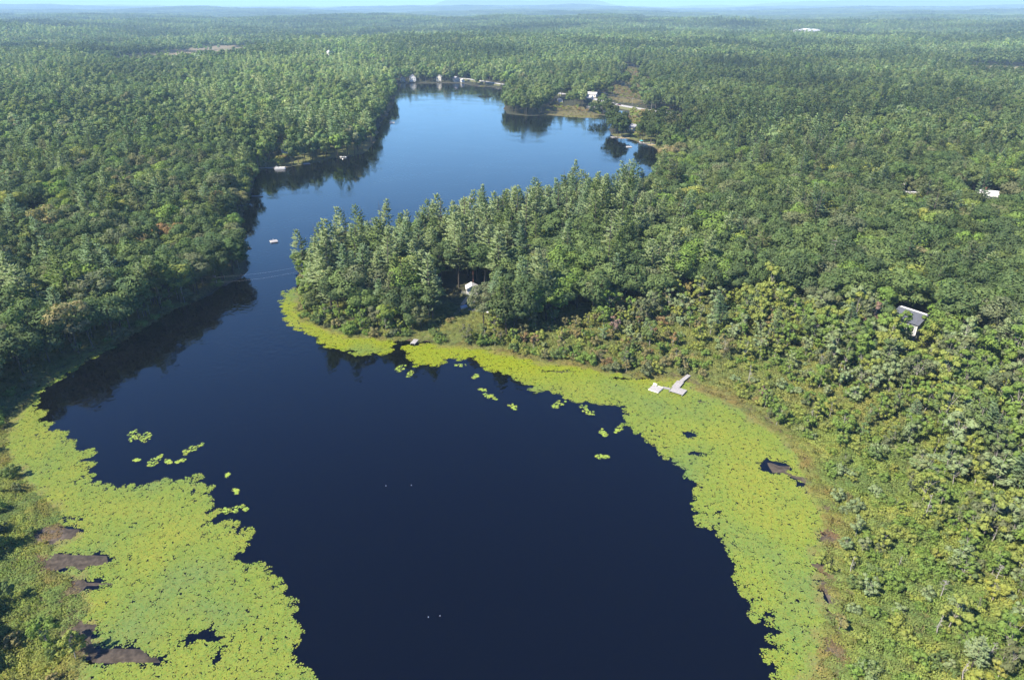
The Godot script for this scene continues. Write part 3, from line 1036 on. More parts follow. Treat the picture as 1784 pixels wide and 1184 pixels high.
const SHAPE_WORDS := {
	"white_pine": ["tiered pine", "open-crowned pine", "dense pine", "high-crowned pine", "ragged pine", "full-skirted pine"],
	"broadleaf_tree": ["narrow oak", "wide oak", "billowing oak", "spreading oak", "bushy oak", "domed oak", "lumpy oak"],
	"young_tree": ["slim young tree", "bushy young tree", "airy young tree", "wide young tree", "lumpy young tree", "thin young tree"],
	"shrub": ["low shrub", "rounded shrub", "small shrub", "sprawling shrub", "upright shrub"],
	"dead_tree": ["bare snag", "forked bare tree", "spiky bare tree", "spreading bare tree"],
}
const GROUPS := {"white_pine": "white pines around the lake", "broadleaf_tree": "broadleaf trees around the lake", "young_tree": "young trees of the scrub and wood edge", "shrub": "shrubs along the marshy shore", "dead_tree": "dead trees standing in the woods and marsh"}
const CATEGORIES := {"white_pine": "pine tree", "broadleaf_tree": "tree", "young_tree": "young tree", "shrub": "shrub", "dead_tree": "dead tree"}


func make_vegetation() -> void:
	make_shapes()
	for m in MARKED:
		put(m[0], m[1], m[2], m[3], m[4], m[5], m[6])
	plant_near()
	for k in 26:
		var x := rng.randf_range(52.0, 135.0)
		var d := rng.randf_range(74.0, 200.0)
		if shore(x, d) > 12.0 and d < wood_edge(x) and open_limit(x, d) > 9.0:
			put("dead_tree", x, d, rng.randf_range(0.5, 0.9), 0)
	for kind in individuals:
		stand_out(kind, individuals[kind])
	plant_far()
	finish_masses()


func seen_size(kind: String, row: Dictionary) -> float:
	var tall: float = shapes[kind][row.variant].tall * row.scale
	var d: float = row.d
	if absf(row.x) > 0.678 * d + 33.0 or d < 78.0:
		return 0.0
	return tall / sqrt(d * d + row.x * row.x + 8000.0)


func stand_out(kind: String, rows: Array) -> void:
	var order := []
	for k in rows.size():
		order.append([1e6 if rows[k].own else seen_size(kind, rows[k]), k])
	order.sort_custom(func(a, b): return a[0] > b[0] or (a[0] == b[0] and a[1] < b[1]))
	var chosen := []
	for k in order.size():
		var row: Dictionary = rows[order[k][1]]
		if order[k][0] <= 0.0 or chosen.size() >= 296:
			var s: float = row.scale
			spread_mass_at(kind, row, s)
		else:
			chosen.append(row)
	name_rows(kind, chosen)
	var fat := 1.16 if kind == "broadleaf_tree" else 1.0
	for row in chosen:
		var f: Dictionary = shapes[kind][row.variant]
		var o := thing(kind, row.label, CATEGORIES[kind], at(row.x, row.d), row.turn, GROUPS[kind])
		o.scale = Vector3(row.scale * row.stretch * fat, row.scale, row.scale * (2.05 - row.stretch) * fat)
		o.rotation.z = row.lean
		var crown := MeshInstance3D.new()
		crown.name = "branches" if kind == "dead_tree" else "crown"
		crown.mesh = f.crown
		if kind != "dead_tree":
			crown.material_override = tinted(f.leafy, TONES[row.hue][0])
		o.add_child(crown, true)
		var trunk := MeshInstance3D.new()
		trunk.name = "trunk" if kind != "shrub" else "stems"
		trunk.mesh = f.trunk
		o.add_child(trunk, true)


func spread_mass_at(kind: String, row: Dictionary, s: float) -> void:
	var fat := 1.16 if kind == "broadleaf_tree" else 1.0
	var key := "%s %d" % [kind, row.variant]
	if not masses.has(key):
		masses[key] = [[], []]
	masses[key][0].append(Transform3D(Basis(Vector3.UP, row.turn).scaled_local(Vector3(s * row.stretch * fat, s, s * (2.05 - row.stretch) * fat)), at(row.x, row.d)))
	masses[key][1].append(Color(1, 1, 1) if kind == "dead_tree" else TONES[row.hue][0] * tone(rng, 0.12))


func name_rows(kind: String, rows: Array) -> void:
	var kin := {}
	for row in rows:
		if row.own:
			row.label = row.own
			continue
		var best := 0
		var near := 1e9
		for k in LANDMARKS.size():
			var q := Vector2(LANDMARKS[k][1] - row.x, LANDMARKS[k][2] - row.d).length()
			if q < near:
				near = q
				best = k
		var dx: float = row.x - LANDMARKS[best][1]
		var dd: float = row.d - LANDMARKS[best][2]
		var side := ("east of" if dx > 0.0 else "west of") if absf(dx) > absf(dd) else ("beyond" if dd > 0.0 else "in front of")
		var first: String = TONES[row.hue][1] if kind != "dead_tree" else "pale grey"
		var key: String = "%s %s|%s the %s" % [first, SHAPE_WORDS[kind][row.variant], side, LANDMARKS[best][0]]
		if not kin.has(key):
			kin[key] = []
		kin[key].append([near, row])
	for key in kin:
		var list: Array = kin[key]
		list.sort_custom(func(a, b): return a[0] < b[0])
		var words: PackedStringArray = key.split("|")
		for k in list.size():
			if list.size() == 1:
				list[k][1].label = "%s standing %s" % [words[0], words[1]]
			else:
				list[k][1].label = "%s, %s one %s" % [words[0], COUNT_WORDS[mini(k, 19)], words[1]]


func finish_masses() -> void:
	var tops := {}
	var what := {
		"white_pine": ["pine_wood", "further white pines filling the woods round the lake", "pine wood"], "broadleaf_tree": ["broadleaf_wood", "further broadleaf trees filling the woods round the lake", "broadleaf wood"],
		"young_tree": ["sapling_thicket", "further young trees filling the scrub and wood edges", "thicket"], "shrub": ["shrubbery", "further low shrubs along the marshy banks", "shrubbery"], "dead_tree": ["bare_tree_thicket", "further grey bare trees scattered in the woods", "dead trees"],
		"pine_mid": ["pine_forest", "forest of pines around the upper lake", "pine forest"], "broad_mid": ["broadleaf_forest", "forest of broadleaf trees around the upper lake", "broadleaf forest"],
		"pine_far": ["distant_pine_forest", "hazy pine forest beyond the lake", "pine forest"], "broad_far": ["distant_broadleaf_forest", "hazy broadleaf forest beyond the lake", "broadleaf forest"], "wood_patch": ["skyline_forest", "blue hazy forest reaching to the skyline hills", "forest"],
	}
	for key in masses:
		var kind: String = key.split(" ")[0]
		var variant := int(key.split(" ")[1])
		if not tops.has(kind):
			var o := Node3D.new()
			o.name = what[kind][0]
			add_child(o, true)
			tag(o, what[kind][1], what[kind][2], "", "stuff")
			tops[kind] = o
		var mm := MultiMesh.new()
		mm.transform_format = MultiMesh.TRANSFORM_3D
		mm.use_colors = true
		mm.mesh = shapes[kind][variant].both if not kind.ends_with("_far") and kind != "wood_patch" else shapes[kind][variant].crown
		var places: Array = masses[key][0]
		var hues: Array = masses[key][1]
		mm.instance_count = places.size()
		for k in places.size():
			mm.set_instance_transform(k, places[k])
			mm.set_instance_color(k, hues[k])
		var inst := MultiMeshInstance3D.new()
		inst.name = "tree_crowns" if kind != "shrub" else "shrub_crowns"
		inst.multimesh = mm
		inst.set_meta("kind", "stuff")
		tops[kind].add_child(inst, true)
	masses.clear()


# ---------------------------------------------------------------- lily pads and marsh

func pad_patch(sd: int, count: int, reach: float, small: float, big: float) -> ArrayMesh:
	# floating leaves: notched discs, each with its own tilt and tone
	var r := RandomNumberGenerator.new()
	r.seed = sd
	var b := Build.new()
	for k in count:
		var q := reach * sqrt(r.randf())
		var w := r.randf() * TAU
		var c := Vector3(cos(w) * q, r.randf_range(0.012, 0.075), sin(w) * q)
		var size := r.randf_range(small, big)
		var up := Vector3(r.randf_range(-0.13, 0.13), 1, r.randf_range(-0.13, 0.13)).normalized()
		var a := up.cross(Vector3(cos(w), 0, sin(w))).normalized()
		var e := up.cross(a)
		var col := tone(r, 0.17)
		var luck := r.randf()
		if luck < 0.05:
			col = Color(1.55, 1.18, 0.7)
		elif luck < 0.09:
			col = Color(0.75, 0.5, 0.5)
		elif luck < 0.2:
			col = Color(0.7, 0.86, 0.9)
		var m := b.v.size()
		b.v.append(c)
		for s in 8:
			var t := 0.25 + (TAU - 0.5) * s / 7.0
			b.v.append(c + (a * cos(t) + e * sin(t)) * size)
		for s in 9:
			b.n.append(up); b.c.append(col)
		for s in range(1, 8):
			if (b.v[m + s] - c).cross(b.v[m + s + 1] - c).y > 0.0:
				b.i.append(m); b.i.append(m + s + 1); b.i.append(m + s)
			else:
				b.i.append(m); b.i.append(m + s); b.i.append(m + s + 1)
	return b.into(ArrayMesh.new(), mats["pad"])


func mass(called: String, meshes: Array, places: Array, hues: Array, label: String, category: String) -> void:
	var o := Node3D.new()
	o.name = called
	add_child(o, true)
	tag(o, label, category, "", "stuff")
	for k in meshes.size():
		var mine := []
		for j in places.size():
			if j % meshes.size() == k:
				mine.append(j)
		if mine.is_empty():
			continue
		var mm := MultiMesh.new()
		mm.transform_format = MultiMesh.TRANSFORM_3D
		mm.use_colors = true
		mm.mesh = meshes[k]
		mm.instance_count = mine.size()
		for j in mine.size():
			mm.set_instance_transform(j, places[mine[j]])
			mm.set_instance_color(j, hues[mine[j]])
		var inst := MultiMeshInstance3D.new()
		inst.name = "leaves"
		inst.multimesh = mm
		inst.set_meta("kind", "stuff")
		o.add_child(inst, true)


func make_lily_pads() -> void:
	var patches := []
	for k in 5:
		patches.append(pad_patch(1000 + k, 34, [0.75, 0.9, 0.6, 1.05, 0.8][k], 0.09, 0.18))
	var fine := FastNoiseLite.new()
	fine.seed = 71
	fine.frequency = 0.16
	fine.fractal_octaves = 3
	var broad := FastNoiseLite.new()
	broad.seed = 72
	broad.frequency = 0.035
	var mats_of_pads := [
		[LEFT_MAT, "western_lily_pads", "wide yellow-green mat of lily pads along the western marsh", Color(0.128, 0.176, 0.028)],
		[TIP_MAT, "point_lily_pads", "bright yellow band of lily pads round the tip of the point", Color(0.160, 0.200, 0.010)],
		[RIGHT_MAT, "eastern_lily_pads", "yellow-green mat of lily pads sweeping along the eastern bank", Color(0.133, 0.180, 0.028)],
	]
	for row in mats_of_pads:
		var edge := distance_grid(pairs(row[0]), 9.0)
		var places := []
		var hues := []
		var d := 27.0
		while d < 262.0:
			var x := -150.0
			while x < 92.0:
				var px := x + rng.randf_range(-0.5, 0.5)
				var pd := d + rng.randf_range(-0.5, 0.5)
				x += 0.76
				var s := -sampled(edge, px, pd)
				if s < -2.5:
					continue
				var land := shore(px, pd)
				if land > 0.35 or (absf(px) > half_width(pd)):
					continue
				var n := fine.get_noise_2d(px, pd)
				if s + 3.2 * n < 0.0:
					continue
				var hole := fine.get_noise_2d(px * 2.3 + 300.0, pd * 2.3)
				if hole > lerpf(0.22, 0.80, clampf(s / 10.0, 0.0, 1.0)):
					continue
				if in_blobs(POOLS, px, pd) > maxf(0.12 + 0.3 * n, 0.04) and rng.randf() < 0.94:
					continue
				var mud := in_blobs(MUD, px, pd)
				if mud > maxf(0.2 + 0.6 * n, 0.04) and rng.randf() < 0.88:
					continue
				var c: Color = row[3]
				var q := broad.get_noise_2d(px, pd)
				c = c.lerp(Color(0.172, 0.196, 0.026), clampf(q * 1.3, 0.0, 0.6)).lerp(Color(0.104, 0.156, 0.040), clampf(-q * 1.6, 0.0, 0.9))
				if pd > 172.0 and px > -40.0:
					c = c.lerp(Color(0.160, 0.200, 0.010), clampf((pd - 172.0) / 14.0, 0.0, 1.0))
				c = c.lerp(Color(0.14, 0.12, 0.055), clampf(0.5 - absf(land + 0.5) * 0.25 + n, 0.0, 0.6) if land > -3.0 else 0.0)
				places.append(Transform3D(Basis(Vector3.UP, rng.randf() * TAU), Vector3(px, 0.0, -pd)))
				hues.append(c * tone(rng, 0.08))
			d += 0.76
		mass(row[1], patches, places, hues, row[2], "lily pads")
	# loose rafts of pads on the open water, each a thing of its own
	var rafts := [
		[-98.5, 148.0, 2.7, "round lily raft alone off the western bay, west of its twin"], [-95.0, 147.2, 2.2, "open ring of lily pads east of the round raft in the western bay"], [-80.8, 142.2, 2.4, "loose slanting lily raft far out in the western bay"],
		[-87.8, 137.4, 2.2, "long low lily raft closest to the western mat edge"], [-84.6, 136.9, 1.2, "tiny lily raft next to the long low raft"], [-81.5, 137.0, 1.0, "tiny lily raft near the middle of the western bay"],
		[-92.5, 137.5, 0.8, "smallest lily raft at the west end of the bay"], [-61.5, 119.2, 2.6, "brownish lily raft off the corner of the western mat"], [-63.5, 125.3, 1.0, "little lily raft north of the brownish raft"],
		[-68.0, 131.5, 0.9, "little lily raft off the northern corner of the western mat"], [-34.5, 184.8, 2.4, "dense lily raft south of the small grey dock"], [-31.0, 181.5, 1.8, "split lily raft beyond the dense raft by the dock"],
		[-6.2, 168.0, 2.2, "oval lily raft in the shadowed bay of the eastern mat"], [-8.5, 171.8, 1.2, "small lily raft north of the oval raft"], [0.2, 162.5, 1.6, "pair of lily clumps south of the eastern mat"], [13.0, 163.6, 2.4, "flat lily raft close under the eastern mat"],
		[20.8, 160.8, 2.6, "dense yellow lily raft touching the eastern mat"], [24.0, 149.5, 1.6, "lily clump out from the eastern mat corner"], [28.0, 151.0, 1.5, "lily clump between the corner and the eastern mat"], [22.5, 139.0, 1.5, "solitary lily raft in the open water east of centre"],
		[-16.0, 187.0, 1.6, "faint lily raft in dark water below the clearing"], [-11.0, 180.0, 1.5, "scattered lily raft in the dark reflection of the oaks"],
	]
	for row in rafts:
		var r: float = row[2]
		var b := Build.new()
		var o := thing("lily_raft", row[3], "lily pads", Vector3(row[0], 0.0, -row[1]), rng.randf() * TAU, "loose lily rafts on the open water")
		for k in int(10 + r * 9.0):
			var one := MeshInstance3D.new()
			one.name = "pad_clump"
			one.mesh = patches[k % 5]
			one.material_override = tinted("pad", Color(0.23, 0.33, 0.055) if k % 3 else Color(0.27, 0.33, 0.05))
			var w := rng.randf() * TAU
			var q := r * sqrt(rng.randf())
			one.position = Vector3(cos(w) * q * 1.2, 0.004 * (k + 1), sin(w) * q * 0.55)
			one.rotation.y = rng.randf() * TAU
			one.scale = Vector3.ONE * rng.randf_range(0.22, 0.55)
			one.set_meta("kind", "stuff")
			o.add_child(one, true)


func tuft(sd: int, blades: int, reach: float, tall: float, wide: float) -> ArrayMesh:
	var r := RandomNumberGenerator.new()
	r.seed = sd
	var b := Build.new()
	for k in blades:
		var q := reach * sqrt(r.randf())
		var w := r.randf() * TAU
		var p := Vector3(cos(w) * q, -0.05, sin(w) * q)
		var h := tall * r.randf_range(0.45, 1.15) * (1.0 - 0.3 * q / reach)
		var g := dir_on_sphere(r)
		var bend := Vector3(g.x, 0, g.z) * h * 0.5
		var side := Vector3(-g.z, 0, g.x).normalized() * wide * r.randf_range(0.6, 1.3)
		var col := tone(r, 0.25)
		var soft := (Vector3.UP * 0.8 + Vector3(g.x, 0, g.z) * 0.5).normalized()
		var m := b.v.size()
		b.v.append(p - side); b.v.append(p + side); b.v.append(p + Vector3(0, h * 0.7, 0) + bend * 0.5 + side * 0.8); b.v.append(p + Vector3(0, h, 0) + bend)
		for s in 4:
			b.n.append(soft); b.c.append(col)
		b.i.append_array(PackedInt32Array([m, m + 1, m + 2, m, m + 2, m + 3]))
		if r.randf() < 0.5:
			b.leaf(p + Vector3(0, h * r.randf_range(0.5, 1.0), 0), (Vector3.UP + g * 0.7).normalized(), (Vector3.UP + g * 0.4).normalized(), wide * 2.6, 0.6, r.randf() * TAU, col)
	return b.into(ArrayMesh.new(), mats["sedge"])


func mound(sd: int) -> ArrayMesh:  # a low leafy hummock
	var r := RandomNumberGenerator.new()
	r.seed = sd
	var b := Build.new()
	for k in 130:
		var g := dir_on_sphere(r)
		g.y = absf(g.y)
		var p := Vector3(g.x * 1.15, g.y * 0.75, g.z * 1.15) * r.randf_range(0.75, 1.1)
		var face := (g + dir_on_sphere(r) * 0.6 + Vector3.UP * 0.4).normalized()
		b.leaf(p, face, (face * 0.6 + g * 0.5 + Vector3.UP * 0.4).normalized(), r.randf_range(0.10, 0.2), 0.6, r.randf() * TAU, tone(r, 0.22))
	return b.into(ArrayMesh.new(), mats["sedge"])


func make_marsh() -> void:
	var sorts := []
	for k in 5:
		sorts.append(tuft(1100 + k, 46, 0.95, [0.5, 0.8, 0.6, 1.0, 0.7][k], 0.075) if k < 2 else mound(1150 + k))
	var places := []
	var hues := []
	var d := 30.0
	while d < 236.0:
		var w := half_width(d)
		var x := -w
		while x < w:
			var px := x + rng.randf_range(-0.7, 0.7)
			var pd := d + rng.randf_range(-0.7, 0.7)
			x += 1.05
			var s := shore(px, pd)
			if s < -0.6 or s > 75.0:
				continue
			if not (px > -48.0 and pd < wood_edge(px) + 10.0 or px < 0.0 and s < 30.0):
				continue
			var open := 99.0
			if pd > 160.0:
				open = open_limit(px, pd)
			if open <= 0.0 and rng.randf() < 0.8:
				continue
			var n := near_noise.get_noise_2d(px * 1.7, pd * 1.7)
			var q := stand_noise.get_noise_2d(px * 3.0, pd * 3.0)
			var muddy := in_blobs(MUD, px, pd) > 0.05
			if muddy and rng.randf() < 0.55:
				continue
			if s < 3.0 and n < -0.2 and rng.randf() < 0.6:
				continue
			var c := Color(0.165, 0.235, 0.060).lerp(Color(0.235, 0.265, 0.066), clampf(0.4 + q * 1.3, 0.0, 1.0))
			c = c.lerp(Color(0.12, 0.175, 0.06), clampf(0.3 - n * 1.2, 0.0, 0.8))
			if s < 6.0:
				c = c.lerp(Color(0.19, 0.125, 0.06), clampf((0.3 if px > 0.0 else 0.15) + n - s * 0.1, 0.0, 0.6))
			if pd > 150.0:
				c = c.lerp(Color(0.20, 0.19, 0.08), 0.4)
			if muddy:
				c = c.lerp(Color(0.16, 0.105, 0.07), 0.8)
			var tall := rng.randf_range(0.7, 1.3) * clampf(0.5 + s * 0.06, 0.5, 1.2) * (1.0 + 0.5 * n)
			if open < 2.0:
				tall *= 0.6
			if muddy:
				tall *= 0.35
			places.append(Transform3D(Basis(Vector3.UP, rng.randf() * TAU).scaled_local(Vector3(1, tall, 1)), Vector3(px, maxf(height(px, pd), -0.05), -pd)))
			hues.append(c * tone(rng, 0.14))
		d += 1.05
	mass("marsh_grass", sorts, places, hues, "yellow-green sedge and low growth covering the marshy banks", "marsh grass")


# ---------------------------------------------------------------- roads

var ROADS: Array[PackedVector2Array] = [
	PackedVector2Array([Vector2(-85, 1112), Vector2(-63, 1101), Vector2(-30, 1052), Vector2(8, 1006), Vector2(26, 975), Vector2(44, 925), Vector2(66, 885)]),
	PackedVector2Array([Vector2(80, 876), Vector2(92, 857), Vector2(118, 806), Vector2(151, 748), Vector2(176, 705)]),
]


func make_roads() -> void:
	for k in ROADS.size():
		var line := ROADS[k]
		var b := Build.new()
		var bank := Build.new()
		var rail := Build.new()
		for j in line.size() - 1:
			var p := line[j]
			var q := line[j + 1]
			var side := Vector2(-(q - p).normalized().y, (q - p).normalized().x)
			var y0 := road_level(line, j)
			var y1 := road_level(line, j + 1)
			var w := 5.0
			var up := func(v: Vector2, y: float) -> Vector3: return Vector3(v.x, y, -v.y)
			var a: Vector3 = up.call(p - side * w, y0)
			var c: Vector3 = up.call(p + side * w, y0)
			var e: Vector3 = up.call(q + side * w, y1)
			var f: Vector3 = up.call(q - side * w, y1)
			b.quad(c, e, f, a)
			for s in [-1.0, 1.0]:
				var g: Vector3 = up.call(p + side * w * s, y0 - 0.004)
				var h: Vector3 = up.call(q + side * w * s, y1 - 0.004)
				var i2: Vector3 = up.call(q + side * (w + 5.0) * s, -0.5)
				var i3: Vector3 = up.call(p + side * (w + 5.0) * s, -0.5)
				if s < 0.0:
					bank.quad(g, h, i2, i3)
				else:
					bank.quad(i3, i2, h, g)
			for s in [-1.0]:
				var g: Vector3 = up.call(p + side * (w + 0.25) * s, y0 + 0.7)
				var h: Vector3 = up.call(q + side * (w + 0.25) * s, y1 + 0.7)
				rail.tube([g, h], [0.16, 0.16], 4)
				for m in int(p.distance_to(q) / 4.0):
					var r := g.lerp(h, (m + 0.5) / int(p.distance_to(q) / 4.0))
					rail.box(r + Vector3(0, -0.45, 0), Vector3(0.15, 0.9, 0.15))
		var o := part("road", b, mats["asphalt"], self)
		tag(o, ["pale grey causeway road at the head of the lake", "pale grey causeway road past the grassy inlet"][k], "", "", "structure")
		o = part("road_bank", bank, surface("bank_soil", lin(0.14, 0.15, 0.065), 0.95, 53, 3.0, 0.4), self)
		tag(o, ["grassy bank under the road at the lake head", "grassy bank under the road past the inlet"][k], "", "", "structure")
		o = part("guard_rail", rail, mats["metal"], self)
		tag(o, ["metal guard rail along the road at the head of the lake", "metal guard rail along the causeway past the grassy inlet"][k], "guard rail")


func road_level(line: PackedVector2Array, k: int) -> float:
	return maxf(height(line[k].x, line[k].y), 0.4) + 1.5


# ---------------------------------------------------------------- buildings

func house(called: String, label: String, category: String, at_x: float, at_d: float, turn: float, wide: float, long: float, tall: float, rise: float, wall: String, roof: String, rows: int, extras := "") -> Node3D:
	# gable ends face along z; the ridge runs along z
	var t := thing(called, label, category, at(at_x, at_d), turn)
	var b := Build.new()
	var w := wide * 0.5
	var l := long * 0.5
	b.prism([Vector2(-w, -1.5), Vector2(w, -1.5), Vector2(w, tall), Vector2(0, tall + rise), Vector2(-w, tall)], -l, l)
	part("wall", b, mats[wall], t)
	b = Build.new()
	var slope := Vector2(w, -rise).normalized()
	for s in [-1.0, 1.0]:
		var eave := Vector2(s * (w + 0.5), tall - rise * 0.5 / w)
		var top := Vector2(0, tall + rise)
		var off := Vector2(0, 0.16)
		var outline := [eave + Vector2(0, 0.02), top + Vector2(0, 0.02), top + off, eave + off]
		if s > 0.0:
			outline.reverse()
		b.prism(outline, -l - 0.45, l + 0.45)
	var roof_part := part("roof", b, mats[roof], t)
	if extras.contains("chimney"):
		b = Build.new()
		b.box(Vector3(w * 0.35, tall + rise * 0.9, -l * 0.3), Vector3(0.7, rise * 0.9 + 1.0, 0.7))
		b.box(Vector3(w * 0.35, tall + rise * 1.35 + 0.53, -l * 0.3), Vector3(0.84, 0.12, 0.84))
		part("chimney", b, mats["brick"], roof_part)
	if extras.contains("skylight"):
		b = Build.new()
		b.box(Vector3(-w * 0.45, tall + rise * 0.58 + 0.25, -l * 0.1), Vector3(1.1, 0.7, 1.0))
		part("skylight", b, mats["white_paint"], roof_part)
	if extras.contains("ridge"):
		b = Build.new()
		for k in 11:
			b.box(Vector3(0, tall + rise + 0.14, lerpf(-l, l, (k + 0.5) / 11.0)), Vector3(0.75, 0.18, long / 11.0 - 0.06), Basis(Vector3.UP, 0.03 * (k % 3 - 1)))
		part("ridge_cap", b, mats["white_paint"], roof_part)
	for row in rows:
		var y := 1.5 + row * 2.7
		for s in [-1.0, 1.0]:
			var n := maxi(1, int(long / 2.6))
			for k in n:
				window_at(t, Vector3(s * w, y, lerpf(-l, l, (k + 0.5) / n)), PI / 2 * s)
			var m := maxi(1, int(wide / 2.6))
			for k in m:
				if s > 0.0 and row == 0 and k == m / 2:
					door_at(t, Vector3(lerpf(-w, w, (k + 0.5) / m), 0.0, l))
				else:
					window_at(t, Vector3(lerpf(-w, w, (k + 0.5) / m), y, s * l), 0.0 if s > 0.0 else PI)
	if extras.contains("deck"):
		b = Build.new()
		b.box(Vector3(-w - 1.5, 2.55, 0), Vector3(2.9, 0.2, long))
		for k in 7:
			b.box(Vector3(-w - 2.85, 1.2, lerpf(-l + 0.1, l - 0.1, k / 6.0)), Vector3(0.16, 2.5, 0.16))
		var deck := part("deck", b, mats["grey_wood"], t)
		b = Build.new()
		b.box(Vector3(-w - 2.88, 3.62, 0), Vector3(0.12, 0.1, long))
		for k in 13:
			b.box(Vector3(-w - 2.88, 3.1, lerpf(-l + 0.1, l - 0.1, k / 12.0)), Vector3(0.08, 0.94, 0.08))
		part("railing", b, mats["white_paint"], deck)
		for k in 6:
			b = Build.new()
			b.box(Vector3(-w - 0.06, tall * 0.5, lerpf(-l + 0.15, l - 0.15, k / 5.0)), Vector3(0.12, tall - 0.3, 0.22))
			part("wall_trim", b, mats["white_paint"], t)
	return t


func window_at(parent: Node3D, p: Vector3, turn: float) -> void:
	var b := Build.new()
	for s in [-1.0, 1.0]:
		b.box(Vector3(s * 0.55, 0, 0.02), Vector3(0.12, 1.42, 0.12))
		b.box(Vector3(0, s * 0.65, 0.02), Vector3(0.98, 0.12, 0.12))
	b.box(Vector3(0, 0, 0.02), Vector3(0.06, 1.18, 0.08))
	var f := part("window", b, mats["white_paint"], parent, p, turn)
	b = Build.new()
	b.box(Vector3(0, 0, 0.015), Vector3(0.98, 1.18, 0.05))
	part("pane", b, mats["glass"], f)


func door_at(parent: Node3D, p: Vector3) -> void:
	var b := Build.new()
	b.box(Vector3(0, 1.05, 0.03), Vector3(0.95, 2.1, 0.08))
	var f := part("door", b, mats["grey_paint"], parent, p)
	b = Build.new()
	b.box(Vector3(0.35, 1.0, 0.1), Vector3(0.06, 0.16, 0.06))
	part("handle", b, mats["metal"], f)


func make_buildings() -> void:
	house("wooden_house", "grey roofed two-storey house half hidden by trees on the east bank", "house", 130.5, 202.5, 0.62, 9.0, 8.5, 6.4, 2.2, "grey_paint", "dark_roof", 2, "ridge skylight deck")
	var shed := house("shed", "small white shed with dark door at the top of the clearing", "shed", -15.3, 241.0, 0.12, 3.9, 3.6, 2.5, 1.1, "white_paint", "pale_roof", 1)
	var b := Build.new()
	for k in 4:
		b.box(Vector3(-3.9 + k * 0.6, 0.6, 1.2), Vector3(0.1, 1.3, 0.1))
	b.box(Vector3(-3.0, 1.2, 1.2), Vector3(2.0, 0.1, 0.06))
	b.box(Vector3(-3.0, 0.7, 1.2), Vector3(2.0, 0.1, 0.06))
	part("railing", b, mats["white_paint"], shed)
	house("cottage", "cottage with long pale roof in the eastern woods, west of two others", "house", 217.5, 372.0, 1.35, 7.5, 11.0, 4.2, 2.4, "tan_paint", "pale_roof", 1, "chimney")
	house("cottage", "cottage with narrow light grey roof between two others in the eastern woods", "house", 246.0, 363.0, 0.5, 5.0, 8.5, 4.6, 2.0, "grey_paint", "grey_roof", 1)
	house("cottage", "easternmost pale cottage with crossed roofs in the eastern woods", "house", 261.0, 370.0, 1.15, 6.5, 9.0, 4.4, 2.2, "white_paint", "pale_roof", 1, "chimney")
	house("bungalow", "low building with bright white roof in the western woods", "house", -234.0, 333.0, 1.55, 7.0, 10.0, 3.8, 0.7, "tan_paint", "pale_roof", 1)
	house("cabin", "small grey cabin mostly hidden, east of the white roof in the western woods", "house", -216.0, 340.0, 0.7, 5.0, 6.5, 4.2, 1.8, "grey_paint", "grey_roof", 1)
	house("lake_house", "tall white gabled house among trees above the west bank", "house", -168.0, 515.0, 0.35, 6.0, 7.5, 4.6, 3.4, "white_paint", "grey_roof", 2)
	house("lake_house", "low house with light grey roof behind the turquoise canopy", "house", 136.0, 562.0, 1.2, 8.0, 11.0, 3.8, 2.2, "tan_paint", "grey_roof", 1)
	house("lake_house", "cream house in the garden above the little sand beach", "house", 108.6, 627.0, 0.5, 7.0, 9.0, 4.4, 2.4, "cream_paint", "grey_roof", 1)
	house("lake_house", "grey-blue house westernmost on the far shore", "house", -163.0, 1084.0, 0.2, 8.0, 9.0, 5.0, 3.0, "grey_paint", "grey_roof", 2)
	house("lake_house", "white two-storey gabled house on the far shore", "house", -149.0, 1089.0, 0.1, 9.5, 10.0, 6.0, 3.6, "white_paint", "grey_roof", 2)
	house("lake_house", "narrow cream-white house in the middle of the far shore", "house", -109.2, 1090.0, -0.1, 7.0, 9.0, 6.2, 3.0, "cream_paint", "pale_roof", 2)
	house("lake_house", "light blue-grey cottage on the far shore near the road", "house", -84.0, 1086.0, 0.5, 7.5, 9.0, 4.6, 2.8, "grey_paint", "grey_roof", 1)
	house("boathouse", "little white boathouse at the east end of the far shore houses", "boathouse", -74.0, 1079.0, 0.4, 4.5, 6.0, 3.0, 1.6, "white_paint", "pale_roof", 1)
	house("lake_house", "dark grey house in the trees behind the far western cove", "house", -194.0, 1120.0, 0.3, 8.0, 9.0, 6.0, 3.0, "grey_paint", "grey_roof", 2)
	house("roadside_house", "white house beside the causeway road past the inlet", "house", 97.0, 868.0, 1.1, 7.5, 12.0, 3.4, 2.0, "white_paint", "pale_roof", 1)
	house("garage", "small white garage behind the reedy spit", "garage", 56.0, 832.0, 0.3, 4.5, 6.0, 2.8, 1.2, "white_paint", "pale_roof", 1)
	house("farmhouse", "solitary white house in the forest beyond the head of the lake", "house", -356.0, 1440.0, 0.5, 9.0, 14.0, 15.0, 3.0, "white_paint", "pale_roof", 2)
	house("farmhouse", "tiny white house far off in the western forest", "house", -1569.0, 2430.0, 0.3, 12.0, 18.0, 15.0, 4.0, "white_paint", "pale_roof", 2)
	var t := thing("warehouse", "long white warehouse on a distant clearing near the skyline", "warehouse", at(1175, 2960), 0.12)
	for k in 3:
		b = Build.new()
		b.prism([Vector2(-16, -3), Vector2(16, -3), Vector2(16, 12 + 2 * (k % 2)), Vector2(0, 15 + 2 * (k % 2)), Vector2(-16, 12 + 2 * (k % 2))], -20, 20)
		part("hall", b, mats["white_paint"], t, Vector3(-36 + 33 * k, 0, -4 * k))
		for j in 4:
			b = Build.new()
			b.box(Vector3(-36 + 33 * k - 11 + j * 7.4, 3.0, 20.1 - 4 * k), Vector3(4.4, 5.0, 0.3))
			part("loading_door", b, mats["grey_paint"], t)
